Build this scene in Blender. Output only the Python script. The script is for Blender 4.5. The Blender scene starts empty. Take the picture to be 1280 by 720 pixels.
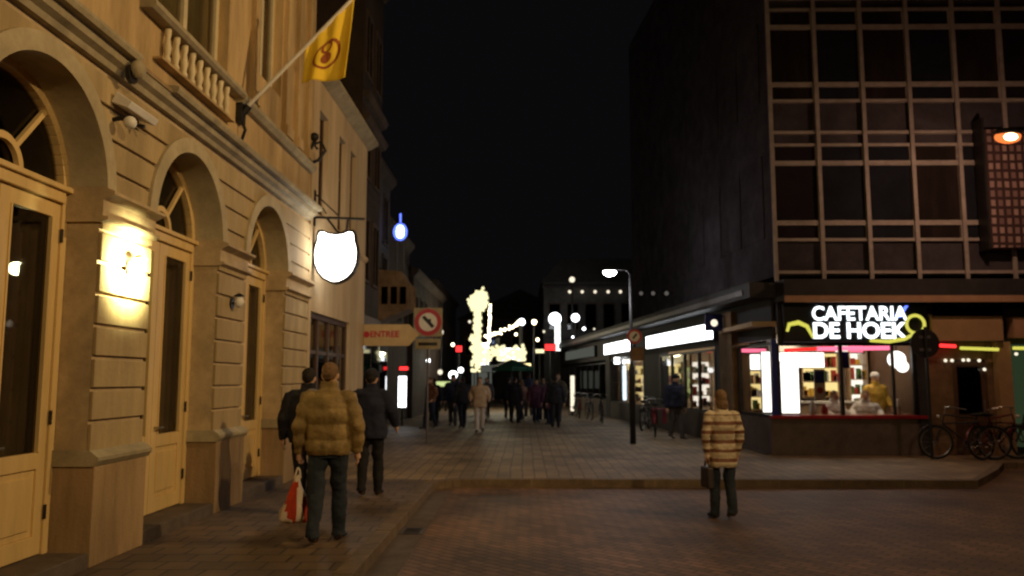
import bpy, bmesh, math, random
from mathutils import Vector, Matrix
random.seed(7)
R = math.radians
scene = bpy.context.scene
COL = scene.collection

# ------------------------------------------------------------------ camera
cam_d = bpy.data.cameras.new('camera')
cam = bpy.data.objects.new('camera', cam_d); COL.objects.link(cam)
cam.location = (0, 0, 1.74)
cam.rotation_euler = (R(90) + math.atan(114 / 1020), 0, R(0.84))
cam_d.sensor_width = 36
cam_d.lens = 36 * 1020 / 1280
cam_d.clip_start = 0.05
cam_d.clip_end = 2000
cam_d.dof.use_dof = True
cam_d.dof.focus_distance = 2.2
cam_d.dof.aperture_fstop = 4.2
scene.camera = cam

# ------------------------------------------------------------------ world: moonless night sky
world = bpy.data.worlds.new('World'); scene.world = world
world.use_nodes = True
nt = world.node_tree
bg = nt.nodes['Background']
bg.inputs['Color'].default_value = (0.0030, 0.0027, 0.0031, 1)
bg.inputs['Strength'].default_value = 1.0
scene.view_settings.view_transform = 'Standard'
scene.view_settings.look = 'None'
scene.view_settings.gamma = 1
scene.view_settings.exposure = 0
scene.view_settings.use_curve_mapping = False
scene.cycles.max_bounces = 5
scene.cycles.transparent_max_bounces = 8
scene.cycles.sample_clamp_indirect = 3
scene.cycles.caustics_reflective = False
scene.cycles.caustics_refractive = False

SODIUM = (1.0, 0.50, 0.16)
WARM = (1.0, 0.72, 0.42)
COOL = (0.85, 0.92, 1.0)

# ------------------------------------------------------------------ materials
def mat(name, col, rough=0.8, noise=0.25, scale=3.0, bump=0.0, metal=0.0, streak=False, spec=0.3):
    m = bpy.data.materials.new(name); m.use_nodes = True
    n = m.node_tree.nodes; l = m.node_tree.links
    b = n['Principled BSDF']
    b.inputs['Roughness'].default_value = rough
    b.inputs['Metallic'].default_value = metal
    b.inputs['Specular IOR Level'].default_value = spec
    tc = n.new('ShaderNodeTexCoord'); mp = n.new('ShaderNodeMapping')
    l.new(tc.outputs['Object'], mp.inputs['Vector'])
    if streak: mp.inputs['Scale'].default_value = (1, 1, 0.18)
    nz = n.new('ShaderNodeTexNoise'); nz.inputs['Scale'].default_value = scale
    nz.inputs['Detail'].default_value = 6; nz.inputs['Roughness'].default_value = 0.65
    l.new(mp.outputs['Vector'], nz.inputs['Vector'])
    cr = n.new('ShaderNodeValToRGB')
    cr.color_ramp.elements[0].position = 0.3; cr.color_ramp.elements[1].position = 0.7
    lo = [max(0, c * (1 - noise)) for c in col]; hi = [min(1, c * (1 + noise * 0.6)) for c in col]
    cr.color_ramp.elements[0].color = (*lo, 1); cr.color_ramp.elements[1].color = (*hi, 1)
    l.new(nz.outputs['Fac'], cr.inputs['Fac'])
    w2 = n.new('ShaderNodeTexNoise'); w2.inputs['Scale'].default_value = 0.9 if scale < 6 else scale * 0.3; w2.inputs['Detail'].default_value = 9; w2.inputs['Roughness'].default_value = 0.75
    l.new(mp.outputs['Vector'], w2.inputs['Vector'])
    c2 = n.new('ShaderNodeValToRGB'); c2.color_ramp.elements[0].position = 0.38; c2.color_ramp.elements[1].position = 0.60
    c2.color_ramp.elements[0].color = (1 - noise, 1 - noise * 1.05, 1 - noise * 1.1, 1); c2.color_ramp.elements[1].color = (1, 1, 1, 1)
    l.new(w2.outputs['Fac'], c2.inputs['Fac'])
    mu = n.new('ShaderNodeMixRGB'); mu.blend_type = 'MULTIPLY'; mu.inputs['Fac'].default_value = 1
    l.new(cr.outputs['Color'], mu.inputs['Color1']); l.new(c2.outputs['Color'], mu.inputs['Color2'])
    l.new(mu.outputs['Color'], b.inputs['Base Color'])
    if bump:
        bp = n.new('ShaderNodeBump'); bp.inputs['Strength'].default_value = bump; bp.inputs['Distance'].default_value = 0.02
        n2 = n.new('ShaderNodeTexNoise'); n2.inputs['Scale'].default_value = scale * 9; n2.inputs['Detail'].default_value = 4
        l.new(tc.outputs['Object'], n2.inputs['Vector']); l.new(n2.outputs['Fac'], bp.inputs['Height'])
        l.new(bp.outputs['Normal'], b.inputs['Normal'])
    return m

def brickmat(name, c1, c2, mortar, bw, bh, gap, rough=0.75, bump=0.6, rotate=None, swap=None, spec=0.3, dirt=0.55):
    m = bpy.data.materials.new(name); m.use_nodes = True
    n = m.node_tree.nodes; l = m.node_tree.links; b = n['Principled BSDF']
    b.inputs['Roughness'].default_value = rough; b.inputs['Specular IOR Level'].default_value = spec
    tc = n.new('ShaderNodeTexCoord'); mp = n.new('ShaderNodeMapping')
    l.new(tc.outputs['Object'], mp.inputs['Vector'])
    if rotate: mp.inputs['Rotation'].default_value = rotate
    # wobble so that courses are not ruler straight
    w = n.new('ShaderNodeTexNoise'); w.inputs['Scale'].default_value = 1.3
    l.new(tc.outputs['Object'], w.inputs['Vector'])
    mx = n.new('ShaderNodeMixRGB'); mx.blend_type = 'ADD'; mx.inputs['Fac'].default_value = 0.06
    l.new(mp.outputs['Vector'], mx.inputs['Color1']); l.new(w.outputs['Color'], mx.inputs['Color2'])
    br = n.new('ShaderNodeTexBrick')
    br.inputs['Color1'].default_value = (*c1, 1); br.inputs['Color2'].default_value = (*c2, 1)
    br.inputs['Mortar'].default_value = (*mortar, 1); br.inputs['Scale'].default_value = 1
    br.inputs['Brick Width'].default_value = bw; br.inputs['Row Height'].default_value = bh
    br.inputs['Mortar Size'].default_value = gap
    l.new(mx.outputs['Color'], br.inputs['Vector'])
    nz = n.new('ShaderNodeTexNoise'); nz.inputs['Scale'].default_value = 0.7; nz.inputs['Detail'].default_value = 7
    l.new(tc.outputs['Object'], nz.inputs['Vector'])
    cr = n.new('ShaderNodeValToRGB'); cr.color_ramp.elements[0].position = 0.35; cr.color_ramp.elements[1].position = 0.65
    cr.color_ramp.elements[0].color = (1 - dirt, 1 - dirt, 1 - dirt, 1); cr.color_ramp.elements[1].color = (1, 1, 1, 1)
    l.new(nz.outputs['Fac'], cr.inputs['Fac'])
    mu = n.new('ShaderNodeMixRGB'); mu.blend_type = 'MULTIPLY'; mu.inputs['Fac'].default_value = 1
    l.new(br.outputs['Color'], mu.inputs['Color1']); l.new(cr.outputs['Color'], mu.inputs['Color2'])
    l.new(mu.outputs['Color'], b.inputs['Base Color'])
    bp = n.new('ShaderNodeBump'); bp.inputs['Strength'].default_value = bump; bp.inputs['Distance'].default_value = 0.01; bp.invert = True
    l.new(br.outputs['Fac'], bp.inputs['Height']); l.new(bp.outputs['Normal'], b.inputs['Normal'])
    return m

def emit(name, col, s):
    m = bpy.data.materials.new(name); m.use_nodes = True
    n = m.node_tree.nodes; l = m.node_tree.links
    n.remove(n['Principled BSDF'])
    e = n.new('ShaderNodeEmission'); e.inputs['Color'].default_value = (*col, 1); e.inputs['Strength'].default_value = s
    l.new(e.outputs[0], n['Material Output'].inputs['Surface'])
    return m

def glass(name, tint=(0.6, 0.6, 0.6), ior=1.6):
    m = bpy.data.materials.new(name); m.use_nodes = True
    n = m.node_tree.nodes; l = m.node_tree.links
    n.remove(n['Principled BSDF'])
    t = n.new('ShaderNodeBsdfTransparent'); t.inputs['Color'].default_value = (*tint, 1)
    g = n.new('ShaderNodeBsdfGlossy'); g.inputs['Roughness'].default_value = 0.03
    lw = n.new('ShaderNodeLayerWeight'); lw.inputs['Blend'].default_value = 0.5
    pw = n.new('ShaderNodeMath'); pw.operation = 'POWER'; pw.inputs[1].default_value = 5
    f = n.new('ShaderNodeMath'); f.operation = 'MULTIPLY_ADD'; f.inputs[1].default_value = .85; f.inputs[2].default_value = ((ior - 1) / (ior + 1)) ** 2
    l.new(lw.outputs['Facing'], pw.inputs[0]); l.new(pw.outputs[0], f.inputs[0])
    mx = n.new('ShaderNodeMixShader')
    l.new(f.outputs[0], mx.inputs[0]); l.new(t.outputs[0], mx.inputs[1]); l.new(g.outputs[0], mx.inputs[2])
    l.new(mx.outputs[0], n['Material Output'].inputs['Surface'])
    return m

M = dict(
    stucco=mat('stucco', (0.47, 0.355, 0.19), 0.85, 0.28, 2.2, 0.25, streak=True),
    stucco_up=mat('stucco upper', (0.54, 0.38, 0.19), 0.85, 0.30, 1.8, 0.25, streak=True),
    stone=mat('trim stone', (0.40, 0.34, 0.22), 0.8, 0.28, 4, 0.2),
    stone_band=mat('band stone', (0.54, 0.41, 0.24), 0.8, 0.25, 4, 0.2),
    arch=mat('arch plaster', (0.50, 0.42, 0.27), 0.85, 0.22, 3, 0.2),
    plinth=mat('plinth stone', (0.38, 0.26, 0.14), 0.85, 0.35, 3.5, 0.3, streak=True),
    cream=mat('cream door paint', (0.70, 0.50, 0.22), 0.45, 0.16, 5, 0.05, streak=True),
    cream2=mat('cream window paint', (0.66, 0.56, 0.36), 0.5, 0.12, 5),
    step=mat('step stone', (0.13, 0.10, 0.08), 0.8, 0.3, 5, 0.3),
    dark_in=mat('dark interior', (0.03, 0.022, 0.018), 0.9, 0.3, 1),
    curtain=mat('curtain', (0.20, 0.16, 0.10), 0.95, 0.3, 6, streak=True),
    curtain_g=mat('green curtain', (0.42, 0.38, 0.20), 0.95, 0.3, 6, streak=True),
    iron=mat('black iron', (0.02, 0.018, 0.018), 0.5, 0.3, 8),
    plasterB=mat('pale plaster', (0.56, 0.42, 0.25), 0.85, 0.2, 2.0, 0.2, streak=True),
    dark_brick=mat('dark facade', (0.075, 0.053, 0.042), 0.9, 0.35, 2.5, 0.4),
    dark_grey=mat('dark grey facade', (0.085, 0.08, 0.08), 0.85, 0.35, 2.5, 0.3),
    brown_stone=mat('brown stone', (0.27, 0.17, 0.095), 0.85, 0.4, 4, 0.4),
    wood_dark=mat('dark wood', (0.10, 0.055, 0.03), 0.6, 0.3, 5, streak=True),
    alu=mat('bronze aluminium', (0.34, 0.30, 0.27), 0.55, 0.2, 6),
    spandrel=mat('spandrel panel', (0.055, 0.047, 0.05), 0.6, 0.25, 4),
    tower=mat('tower cladding', (0.068, 0.060, 0.070), 0.95, 0.3, 2, 0.2, spec=0.0),
    fascia=mat('brown fascia', (0.42, 0.25, 0.15), 0.6, 0.15, 3),
    soffit=mat('black canopy', (0.035, 0.033, 0.036), 0.7, 0.3, 3),
    beige_panel=mat('beige shop panel', (0.42, 0.27, 0.14), 0.7, 0.15, 3),
    brown_wall=mat('brown shop wall', (0.20, 0.125, 0.065), 0.75, 0.35, 3, 0.3),
    redsill=mat('red sill', (0.32, 0.02, 0.03), 0.4, 0.15, 4),
    sign_black=mat('black sign board', (0.015, 0.015, 0.017), 0.4, 0.2, 4),
    blue=mat('blue paint', (0.02, 0.03, 0.22), 0.4, 0.15, 4),
    base_grey=mat('shop base panel', (0.13, 0.10, 0.085), 0.7, 0.3, 3, 0.2),
    pole=mat('galvanised pole', (0.14, 0.13, 0.14), 0.5, 0.2, 8, metal=0.4),
    pole_dark=mat('dark pole', (0.02, 0.02, 0.022), 0.5, 0.2, 8),
    white=mat('white paint', (0.75, 0.72, 0.66), 0.5, 0.1, 6),
    red=mat('red paint', (0.42, 0.02, 0.02), 0.4, 0.1, 6),
    yellow_board=mat('yellow board', (0.50, 0.36, 0.17), 0.5, 0.12, 5),
    flag=mat('yellow flag cloth', (0.95, 0.66, 0.05), 0.8, 0.10, 3),
    flag_mark=mat('flag mark', (0.35, 0.10, 0.03), 0.8, 0.1, 4),
    rubber=mat('rubber', (0.015, 0.015, 0.015), 0.8, 0.2, 8),
    steel=mat('steel', (0.30, 0.29, 0.28), 0.35, 0.15, 8, metal=0.8),
    bike=mat('bike paint', (0.03, 0.03, 0.035), 0.35, 0.2, 8),
    bike_red=mat('bike red paint', (0.16, 0.02, 0.02), 0.35, 0.2, 8),
    maroon=mat('maroon cloth', (0.16, 0.02, 0.04), 0.8, 0.2, 8),
    green=mat('green awning', (0.015, 0.09, 0.055), 0.8, 0.2, 4),
    counter=mat('counter', (0.45, 0.32, 0.2), 0.5, 0.2, 4),
    shopwall=mat('shop wall', (0.55, 0.40, 0.26), 0.8, 0.2, 2),
    goods_r=mat('red goods', (0.5, 0.06, 0.04), 0.6, 0.3, 9),
    goods_g=mat('green goods', (0.10, 0.22, 0.05), 0.6, 0.3, 9),
    goods_y=mat('yellow goods', (0.7, 0.45, 0.06), 0.6, 0.3, 9),
    goods_w=mat('white goods', (0.75, 0.75, 0.7), 0.6, 0.2, 9),
    skin=mat('skin', (0.55, 0.33, 0.22), 0.6, 0.1, 12),
    hair_b=mat('brown hair', (0.17, 0.10, 0.05), 0.8, 0.3, 30),
    hair_d=mat('dark hair', (0.02, 0.015, 0.012), 0.8, 0.3, 30),
    jacket_olive=mat('olive padded nylon', (0.30, 0.205, 0.075), 0.5, 0.32, 9, 0.6),
    jeans=mat('blue grey jeans', (0.028, 0.038, 0.055), 0.9, 0.3, 9, 0.2),
    black_cloth=mat('black cloth', (0.018, 0.018, 0.024), 0.9, 0.3, 9, 0.2),
    navy=mat('navy cloth', (0.02, 0.024, 0.05), 0.9, 0.3, 9, 0.2),
    grey_cloth=mat('grey cloth', (0.09, 0.085, 0.09), 0.9, 0.3, 9, 0.2),
    purple_cloth=mat('plum cloth', (0.09, 0.03, 0.06), 0.9, 0.3, 9, 0.2),
    olive_cloth=mat('drab cloth', (0.10, 0.085, 0.05), 0.9, 0.3, 9, 0.2),
    tan=mat('tan padded nylon', (0.58, 0.48, 0.34), 0.6, 0.2, 8, 0.2),
    rust=mat('rust padded nylon', (0.16, 0.065, 0.035), 0.6, 0.2, 8, 0.2),
    beige_cloth=mat('beige cloth', (0.48, 0.34, 0.22), 0.85, 0.2, 8, 0.2),
    pale_cloth=mat('pale cloth', (0.55, 0.48, 0.44), 0.85, 0.15, 8, 0.2),
    shoe=mat('shoe leather', (0.03, 0.02, 0.018), 0.5, 0.2, 9),
    bag_r=mat('red bag plastic', (0.62, 0.07, 0.03), 0.35, 0.25, 14),
    bag_w=mat('white bag plastic', (0.85, 0.72, 0.58), 0.35, 0.1, 14),
    roof=mat('slate roof', (0.03, 0.03, 0.033), 0.8, 0.3, 4, 0.4),
    side_mirror=mat('side cladding', (0.074, 0.066, 0.076), 0.95, 0.3, 2, spec=0.0),
    blindglass_b=mat('curtained window glass', (0.026, 0.019, 0.018), 0.8, 0.4, 3, spec=0.05, streak=True),
    blindglass_c=mat('bluish window glass', (0.016, 0.018, 0.026), 0.8, 0.3, 1.5, spec=0.05),
    blindglass=mat('blind window glass', (0.020, 0.016, 0.019), 0.8, 0.3, 1.2, spec=0.05),
    pane=glass('window glass', (0.75, 0.72, 0.68), 1.55),
    pane_dark=glass('dark window glass', (0.30, 0.28, 0.30), 1.6),
)
M['road'] = brickmat('road clinkers', (0.27, 0.150, 0.085), (0.15, 0.086, 0.052), (0.045, 0.032, 0.022), 0.21, 0.105, 0.008, 0.62, 0.7, rotate=(0, 0, R(45)), spec=0.35)
M['slabs'] = brickmat('pavement slabs', (0.18, 0.115, 0.068), (0.12, 0.080, 0.048), (0.05, 0.035, 0.024), 0.30, 0.30, 0.012, 0.65, 0.6, spec=0.35)
M['plaza'] = brickmat('plaza pavers', (0.35, 0.245, 0.14), (0.23, 0.165, 0.098), (0.11, 0.082, 0.055), 0.42, 0.21, 0.01, 0.65, 0.6, rotate=(0, 0, R(90)), spec=0.35)
M['kerb'] = mat('kerb stone', (0.17, 0.12, 0.078), 0.75, 0.3, 6, 0.4)
M['baybrick'] = brickmat('pale red bay tiles', (0.40, 0.27, 0.24), (0.17, 0.10, 0.09), (0.05, 0.026, 0.025), 0.16, 0.20, 0.035, 0.7, 0.8, rotate=(R(90), 0, 0), dirt=0.15)
M['baybrick'].node_tree.nodes['Brick Texture'].offset = 0.0
M['slatebrick'] = brickmat('dark brick', (0.055, 0.034, 0.026), (0.042, 0.027, 0.022), (0.03, 0.025, 0.022), 0.22, 0.07, 0.008, 0.85, 0.5, rotate=(R(90), 0, R(90)))
E_ = dict(
    shield=emit('shield light', (1.0, 0.93, 0.82), 9),
    wall_lamp=emit('wall lamp light', (1.0, 0.88, 0.50), 40),
    white=emit('white lightbox', (0.93, 0.97, 1.0), 5),
    white_soft=emit('soft white lightbox', (0.95, 0.97, 0.92), 2.2),
    letters=emit('white letters', (0.88, 0.96, 1.0), 2.6),
    blue=emit('blue light', (0.10, 0.16, 0.9), 2.5),
    blue_core=emit('blue white light', (0.6, 0.8, 1.0), 6),
    yellow=emit('yellow neon', (0.85, 0.80, 0.12), 0.85),
    red=emit('red neon', (1.0, 0.03, 0.03), 2.4),
    pink=emit('pink neon', (1.0, 0.18, 0.35), 3.2),
    warm=emit('warm bulb', (1.0, 0.85, 0.52), 7),
    warm_hi=emit('warm garland', (1.0, 0.90, 0.50), 1.35),
    warm_lo=emit('dim bulb', (1.0, 0.88, 0.66), 1.2),
    dim_lo=emit('reflected lamp glow', (1.0, 0.9, 0.8), 0.10),  # glow standing in for lights reflected in the office block side
    ceiling=emit('shop ceiling light', (1.0, 0.86, 0.66), 11.0),
    ceiling_cool=emit('cool ceiling light', (0.92, 0.97, 1.0), 17),
    sodium=emit('sodium lamp', (1.0, 0.22, 0.05), 1.3),
    sodium_core=emit('sodium bulb', (1.0, 0.62, 0.30), 9),
    lampwhite=emit('cool lamp', (0.93, 0.93, 1.0), 45),
    shelf_y=emit('lit yellow shelf', (1.0, 0.82, 0.36), 2.0),
    shelf_w=emit('lit white shelf', (1.0, 0.97, 0.90), 2.4),
    shelf_g=emit('lit green shelf', (0.72, 0.85, 0.35), 0.9),
    dimgrey=emit('dim lightbox', (0.62, 0.66, 0.55), 0.12),
    greenbox=emit('dim green box', (0.2, 0.32, 0.15), 0.10),
)
M.update({'e_' + k: v for k, v in E_.items()})

# ------------------------------------------------------------------ mesh helpers
class MB:
    def __init__(s): s.v = []; s.f = []
    def add(s, vs, fs):
        o = len(s.v); s.v += [tuple(v) for v in vs]; s.f += [tuple(i + o for i in f) for f in fs]; return s
    def box(s, x0, x1, y0, y1, z0, z1):
        vs = [(x, y, z) for x in (x0, x1) for y in (y0, y1) for z in (z0, z1)]
        return s.add(vs, [(0, 1, 3, 2), (4, 6, 7, 5), (0, 4, 5, 1), (2, 3, 7, 6), (0, 2, 6, 4), (1, 5, 7, 3)])
    def prism(s, poly, axis, a, b):
        """poly of 2-D points extruded along axis ('x': (y,z), 'y': (x,z), 'z': (x,y))"""
        def P(p, t): return (t, p[0], p[1]) if axis == 'x' else ((p[0], t, p[1]) if axis == 'y' else (p[0], p[1], t))
        n = len(poly); vs = [P(p, a) for p in poly] + [P(p, b) for p in poly]
        fs = [tuple(range(n)), tuple(range(2 * n - 1, n - 1, -1))]
        fs += [(i, i + n, (i + 1) % n + n, (i + 1) % n) for i in range(n)]
        return s.add(vs, fs)
    def strip(s, outer, inner, axis, a, b, closed=False):
        """band between two polylines, extruded"""
        n = len(outer); m = n if closed else n - 1
        for i in range(m):
            j = (i + 1) % n
            s.prism([outer[i], outer[j], inner[j], inner[i]], axis, a, b)
        return s
    def tube(s, pts, r, n=10, caps=True):
        pts = [Vector(p) for p in pts]; k = len(pts); rs = r if isinstance(r, (list, tuple)) else [r] * k
        up = Vector((0, 0, 1)); o = len(s.v); prev = None
        for i, p in enumerate(pts):
            d = (pts[min(i + 1, k - 1)] - pts[max(i - 1, 0)]).normalized()
            if prev is None: a = d.cross(up if abs(d.z) < 0.9 else Vector((1, 0, 0))).normalized()
            else:
                a = (prev - d * prev.dot(d)).normalized()
            prev = a; b = d.cross(a)
            rr = rs[i]; rx, ry = rr if isinstance(rr, tuple) else (rr, rr)
            for q in range(n):
                t = 2 * math.pi * q / n
                s.v.append(tuple(p + a * math.cos(t) * rx + b * math.sin(t) * ry))
        for i in range(k - 1):
            for q in range(n):
                s.f.append((o + i * n + q, o + i * n + (q + 1) % n, o + (i + 1) * n + (q + 1) % n, o + (i + 1) * n + q))
        if caps:
            s.f.append(tuple(o + q for q in range(n - 1, -1, -1))); s.f.append(tuple(o + (k - 1) * n + q for q in range(n)))
        return s
    def ball(s, c, r, n=12, m=8):
        rx, ry, rz = r if isinstance(r, tuple) else (r, r, r)
        o = len(s.v)
        s.v.append((c[0], c[1], c[2] + rz))
        for i in range(1, m):
            t = math.pi * i / m
            for q in range(n):
                u = 2 * math.pi * q / n
                s.v.append((c[0] + rx * math.sin(t) * math.cos(u), c[1] + ry * math.sin(t) * math.sin(u), c[2] + rz * math.cos(t)))
        s.v.append((c[0], c[1], c[2] - rz)); last = len(s.v) - 1
        for q in range(n):
            s.f.append((o, o + 1 + q, o + 1 + (q + 1) % n)); b = o + 1 + (m - 2) * n
            s.f.append((last, b + (q + 1) % n, b + q))
        for i in range(m - 2):
            for q in range(n):
                a = o + 1 + i * n
                s.f.append((a + q, a + n + q, a + n + (q + 1) % n, a + (q + 1) % n))
        return s
    def torus(s, c, R_, r, axis='x', n=28, m=6, sq=1.0):
        o = len(s.v)
        for i in range(n):
            t = 2 * math.pi * i / n
            for q in range(m):
                u = 2 * math.pi * q / m; d = R_ + r * math.cos(u); e = r * math.sin(u) * sq
                a, b = d * math.cos(t), d * math.sin(t)
                s.v.append((c[0] + e, c[1] + a, c[2] + b) if axis == 'x' else (c[0] + a, c[1] + e, c[2] + b) if axis == 'y' else (c[0] + a, c[1] + b, c[2] + e))
        for i in range(n):
            for q in range(m):
                s.f.append((o + i * m + q, o + i * m + (q + 1) % m, o + ((i + 1) % n) * m + (q + 1) % m, o + ((i + 1) % n) * m + q))
        return s
    def build(s, name, m, parent=None, smooth=False, bevel=0, fix=True):
        me = bpy.data.meshes.new(name); me.from_pydata(s.v, [], s.f); me.update()
        if fix:
            bm = bmesh.new(); bm.from_mesh(me); bmesh.ops.recalc_face_normals(bm, faces=bm.faces); bm.to_mesh(me); bm.free()
        if m: me.materials.append(M[m] if isinstance(m, str) else m)
        if smooth:
            for p in me.polygons: p.use_smooth = True
        o = bpy.data.objects.new(name, me); COL.objects.link(o)
        if parent: o.parent = parent
        if bevel:
            b = o.modifiers.new('b', 'BEVEL'); b.width = bevel; b.segments = 2; b.limit_method = 'ANGLE'
        return o

def tag(o, label, cat, group=None):
    o['label'] = label; o['category'] = cat
    if group: o['group'] = group
    return o
def struct(o): o['kind'] = 'structure'; return o
def empty(name, loc=(0, 0, 0), rz=0, label=None, cat=None, group=None):
    e = bpy.data.objects.new(name, None); COL.objects.link(e); e.location = loc; e.rotation_euler = (0, 0, rz)
    e.empty_display_size = 0.2
    if label: tag(e, label, cat, group)
    return e
def copy_tree(o, parent=None):
    c = o.copy(); COL.objects.link(c)
    if parent: c.parent = parent
    for ch in [x for x in list(bpy.data.objects) if x.parent == o]: copy_tree(ch, c)
    return c
def text(name, body, size, m, parent, loc, rot, ext=0.004, width=1.0, bold=0.0, spacing=1.0):
    cu = bpy.data.curves.new(name, 'FONT'); cu.body = body; cu.size = size; cu.extrude = ext; cu.align_x = 'CENTER'; cu.align_y = 'CENTER'
    cu.offset = bold; cu.space_character = spacing
    t = bpy.data.objects.new(name, cu); COL.objects.link(t)
    bpy.context.view_layer.update()
    me = bpy.data.meshes.new_from_object(t.evaluated_get(bpy.context.evaluated_depsgraph_get()))
    bpy.data.objects.remove(t)
    me.name = name; me.materials.clear(); me.materials.append(M[m])
    o = bpy.data.objects.new(name, me); COL.objects.link(o)
    o.location = loc; o.rotation_euler = rot; o.scale = (width, 1, 1)
    if parent: o.parent = parent
    return o
def lamp(name, kind, loc, energy, color, parent=None, size=0.15, spot=None, aim=None):
    d = bpy.data.lights.new(name, kind); d.energy = energy; d.color = color
    if kind == 'AREA': d.size = size
    else: d.shadow_soft_size = size
    if kind == 'SPOT': d.spot_size = R(spot or 120); d.spot_blend = 0.9
    o = bpy.data.objects.new(name, d); COL.objects.link(o); o.location = loc
    if aim is not None:
        o.rotation_euler = (Vector(aim) - Vector(loc)).to_track_quat('-Z', 'Y').to_euler()
    if parent: o.parent = parent
    return o

# ------------------------------------------------------------------ ground
g = MB(); g.add([(-300, -200, 0), (300, -200, 0), (300, 400, 0), (-300, 400, 0)], [(0, 1, 2, 3)])
struct(g.build('road', 'road'))
g = MB(); g.box(-12, -1.60, -14, 13.5, -0.2, 0.12)
struct(g.build('pavement', 'slabs'))
poly = [(-12, 13.504), (-1.1, 13.504), (7.3, 13.504), (8.6, 15.2), (9.4, 16.4), (30, 16.4), (30, 140), (-12, 140)]
g = MB(); g.prism(poly, 'z', -0.2, 0.118)
struct(g.build('plaza', 'plaza'))
# kerbs: separate stones along the edge
k = MB(); y = -13.0
while y < 12.95:
    k.box(-1.60, -1.43, y + 0.004, min(y + 0.996, 12.95), -0.2, 0.126 + random.uniform(-.003, .003)); y += 1.0
arc = [(-1.43 + 0.55 - 0.55 * math.cos(t), 12.95 + 0.55 * math.sin(t)) for t in [R(a) for a in range(0, 91, 15)]]
arc_o = [(-1.60, 12.95)] + [(-1.43 + 0.55 - 0.72 * math.cos(t), 12.95 + 0.72 * math.sin(t)) for t in [R(a) for a in range(15, 91, 15)]]
k.strip(arc_o, arc, 'z', -0.2, 0.126)
x = arc[-1][0]
while x < 7.25:
    k.box(x + .004, min(x + 0.996, 7.3), 13.5, 13.67, -0.2, 0.126 + random.uniform(-.003, .003)); x += 1.0
k.strip([(7.3, 13.5), (8.6, 15.2), (9.4, 16.4)], [(7.3, 13.67), (8.48, 15.3), (9.3, 16.5)], 'z', -0.2, 0.126)
struct(k.build('kerb', 'kerb', bevel=0.008))
gut = MB(); gut.box(-1.428, -1.14, -13, 12.9, -0.1, 0.005)
struct(gut.build('gutter', 'step'))
e = empty('drain_grate', (-1.28, 9.6, .006), 0, 'small iron drain grate in the gutter beside the kerb', 'drain')
b = MB(); b.box(-.13, .13, -.2, .2, 0, .006); b.build('grate_plate', 'pole', e)
b = MB()
for q in range(6): b.box(-.09, .09, -.17 + q * .06, -.145 + q * .06, .0062, .009)
b.build('grate_bars', 'iron', e)
# ------------------------------------------------------------------ left town house with arched doors
FX = -3.8           # front plane
A = empty('town_house', (0, 0, 0), 0, 'ochre stucco town house with arched cream doors and a flag', 'house')
RAD = 0.935; SPR = 3.38
bays = [0.57, 3.42, 6.27, 9.12, 11.97]
Y0, Y1 = -3.5, 14.28
BK = -4.25
w = MB()
COURSE = 0.285; GAP = 0.036
# solid core a little behind the face so the grooves read, and the coursed face in front
def arch_half(yc, z, r): 
    return r if z <= SPR else (math.sqrt(max(0, r * r - (z - SPR) ** 2)))
def spans(z):
    """pier limits at height z"""
    out = []; a = Y0
    for yc in bays:
        out.append((a, yc)); a = yc
    out.append((a, Y1)); return out
core = MB()
def course(mb, z0, z1, x0, x1):
    n = 1 if z1 <= SPR else max(2, int((z1 - z0) / 0.035))
    zs = [z0 + (z1 - z0) * i / n for i in range(n + 1)]
    edges = [None] + bays + [None]
    for i in range(len(edges) - 1):
        L, Rr = edges[i], edges[i + 1]
        lo = [(Y0 if L is None else L + arch_half(L, z, RAD)) for z in zs]
        hi = [(Y1 if Rr is None else Rr - arch_half(Rr, z, RAD)) for z in zs]
        poly = [(lo[q], zs[q]) for q in range(n + 1)] + [(hi[q], zs[q]) for q in range(n, -1, -1)]
        mb.prism(poly, 'x', x0, x1)
z = 1.08
course(core, 0.12, 1.08, BK, FX - 0.035)
z0 = 1.08
while z0 < 4.54:
    z1 = min(z0 + COURSE, 4.55)
    course(core, z0, z1, BK, FX - 0.035)
    if z1 - z0 > 0.06:
        course(w, z0 + GAP / 2, z1 - GAP / 2, FX - 0.034, FX)
    z0 = z1
core.build('wall_core', 'stone_band', A)
w.build('rusticated_wall', 'stucco', A, bevel=0.006)
# arch surrounds
def ring_pts(yc, r, a0=0, a1=180, n=28): return [(yc + r * math.cos(R(a0 + (a1 - a0) * i / n)), SPR + r * math.sin(R(a0 + (a1 - a0) * i / n))) for i in range(n + 1)]
for yc in bays:
    a = MB(); ro, ri = ring_pts(yc, RAD + 0.15, n=56), ring_pts(yc, RAD - 0.012, n=56)
    for (po, pi_) in zip(ro, ri): a.v += [(FX + .035, *po), (FX + .035, *pi_), (BK + .02, *pi_), (FX - .036, *po)]
    for q in range(56):
        for c_ in range(3): a.f.append((q * 4 + c_, q * 4 + c_ + 1, q * 4 + 5 + c_, q * 4 + 4 + c_))
        a.f.append((q * 4 + 3, q * 4, q * 4 + 4, q * 4 + 7))
    ao = a.build('arch_surround', 'arch', A)
    for p_ in ao.data.polygons: p_.use_smooth = abs(p_.normal.x) < .5
    ao.modifiers.new('es', 'EDGE_SPLIT').split_angle = R(40)
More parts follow.
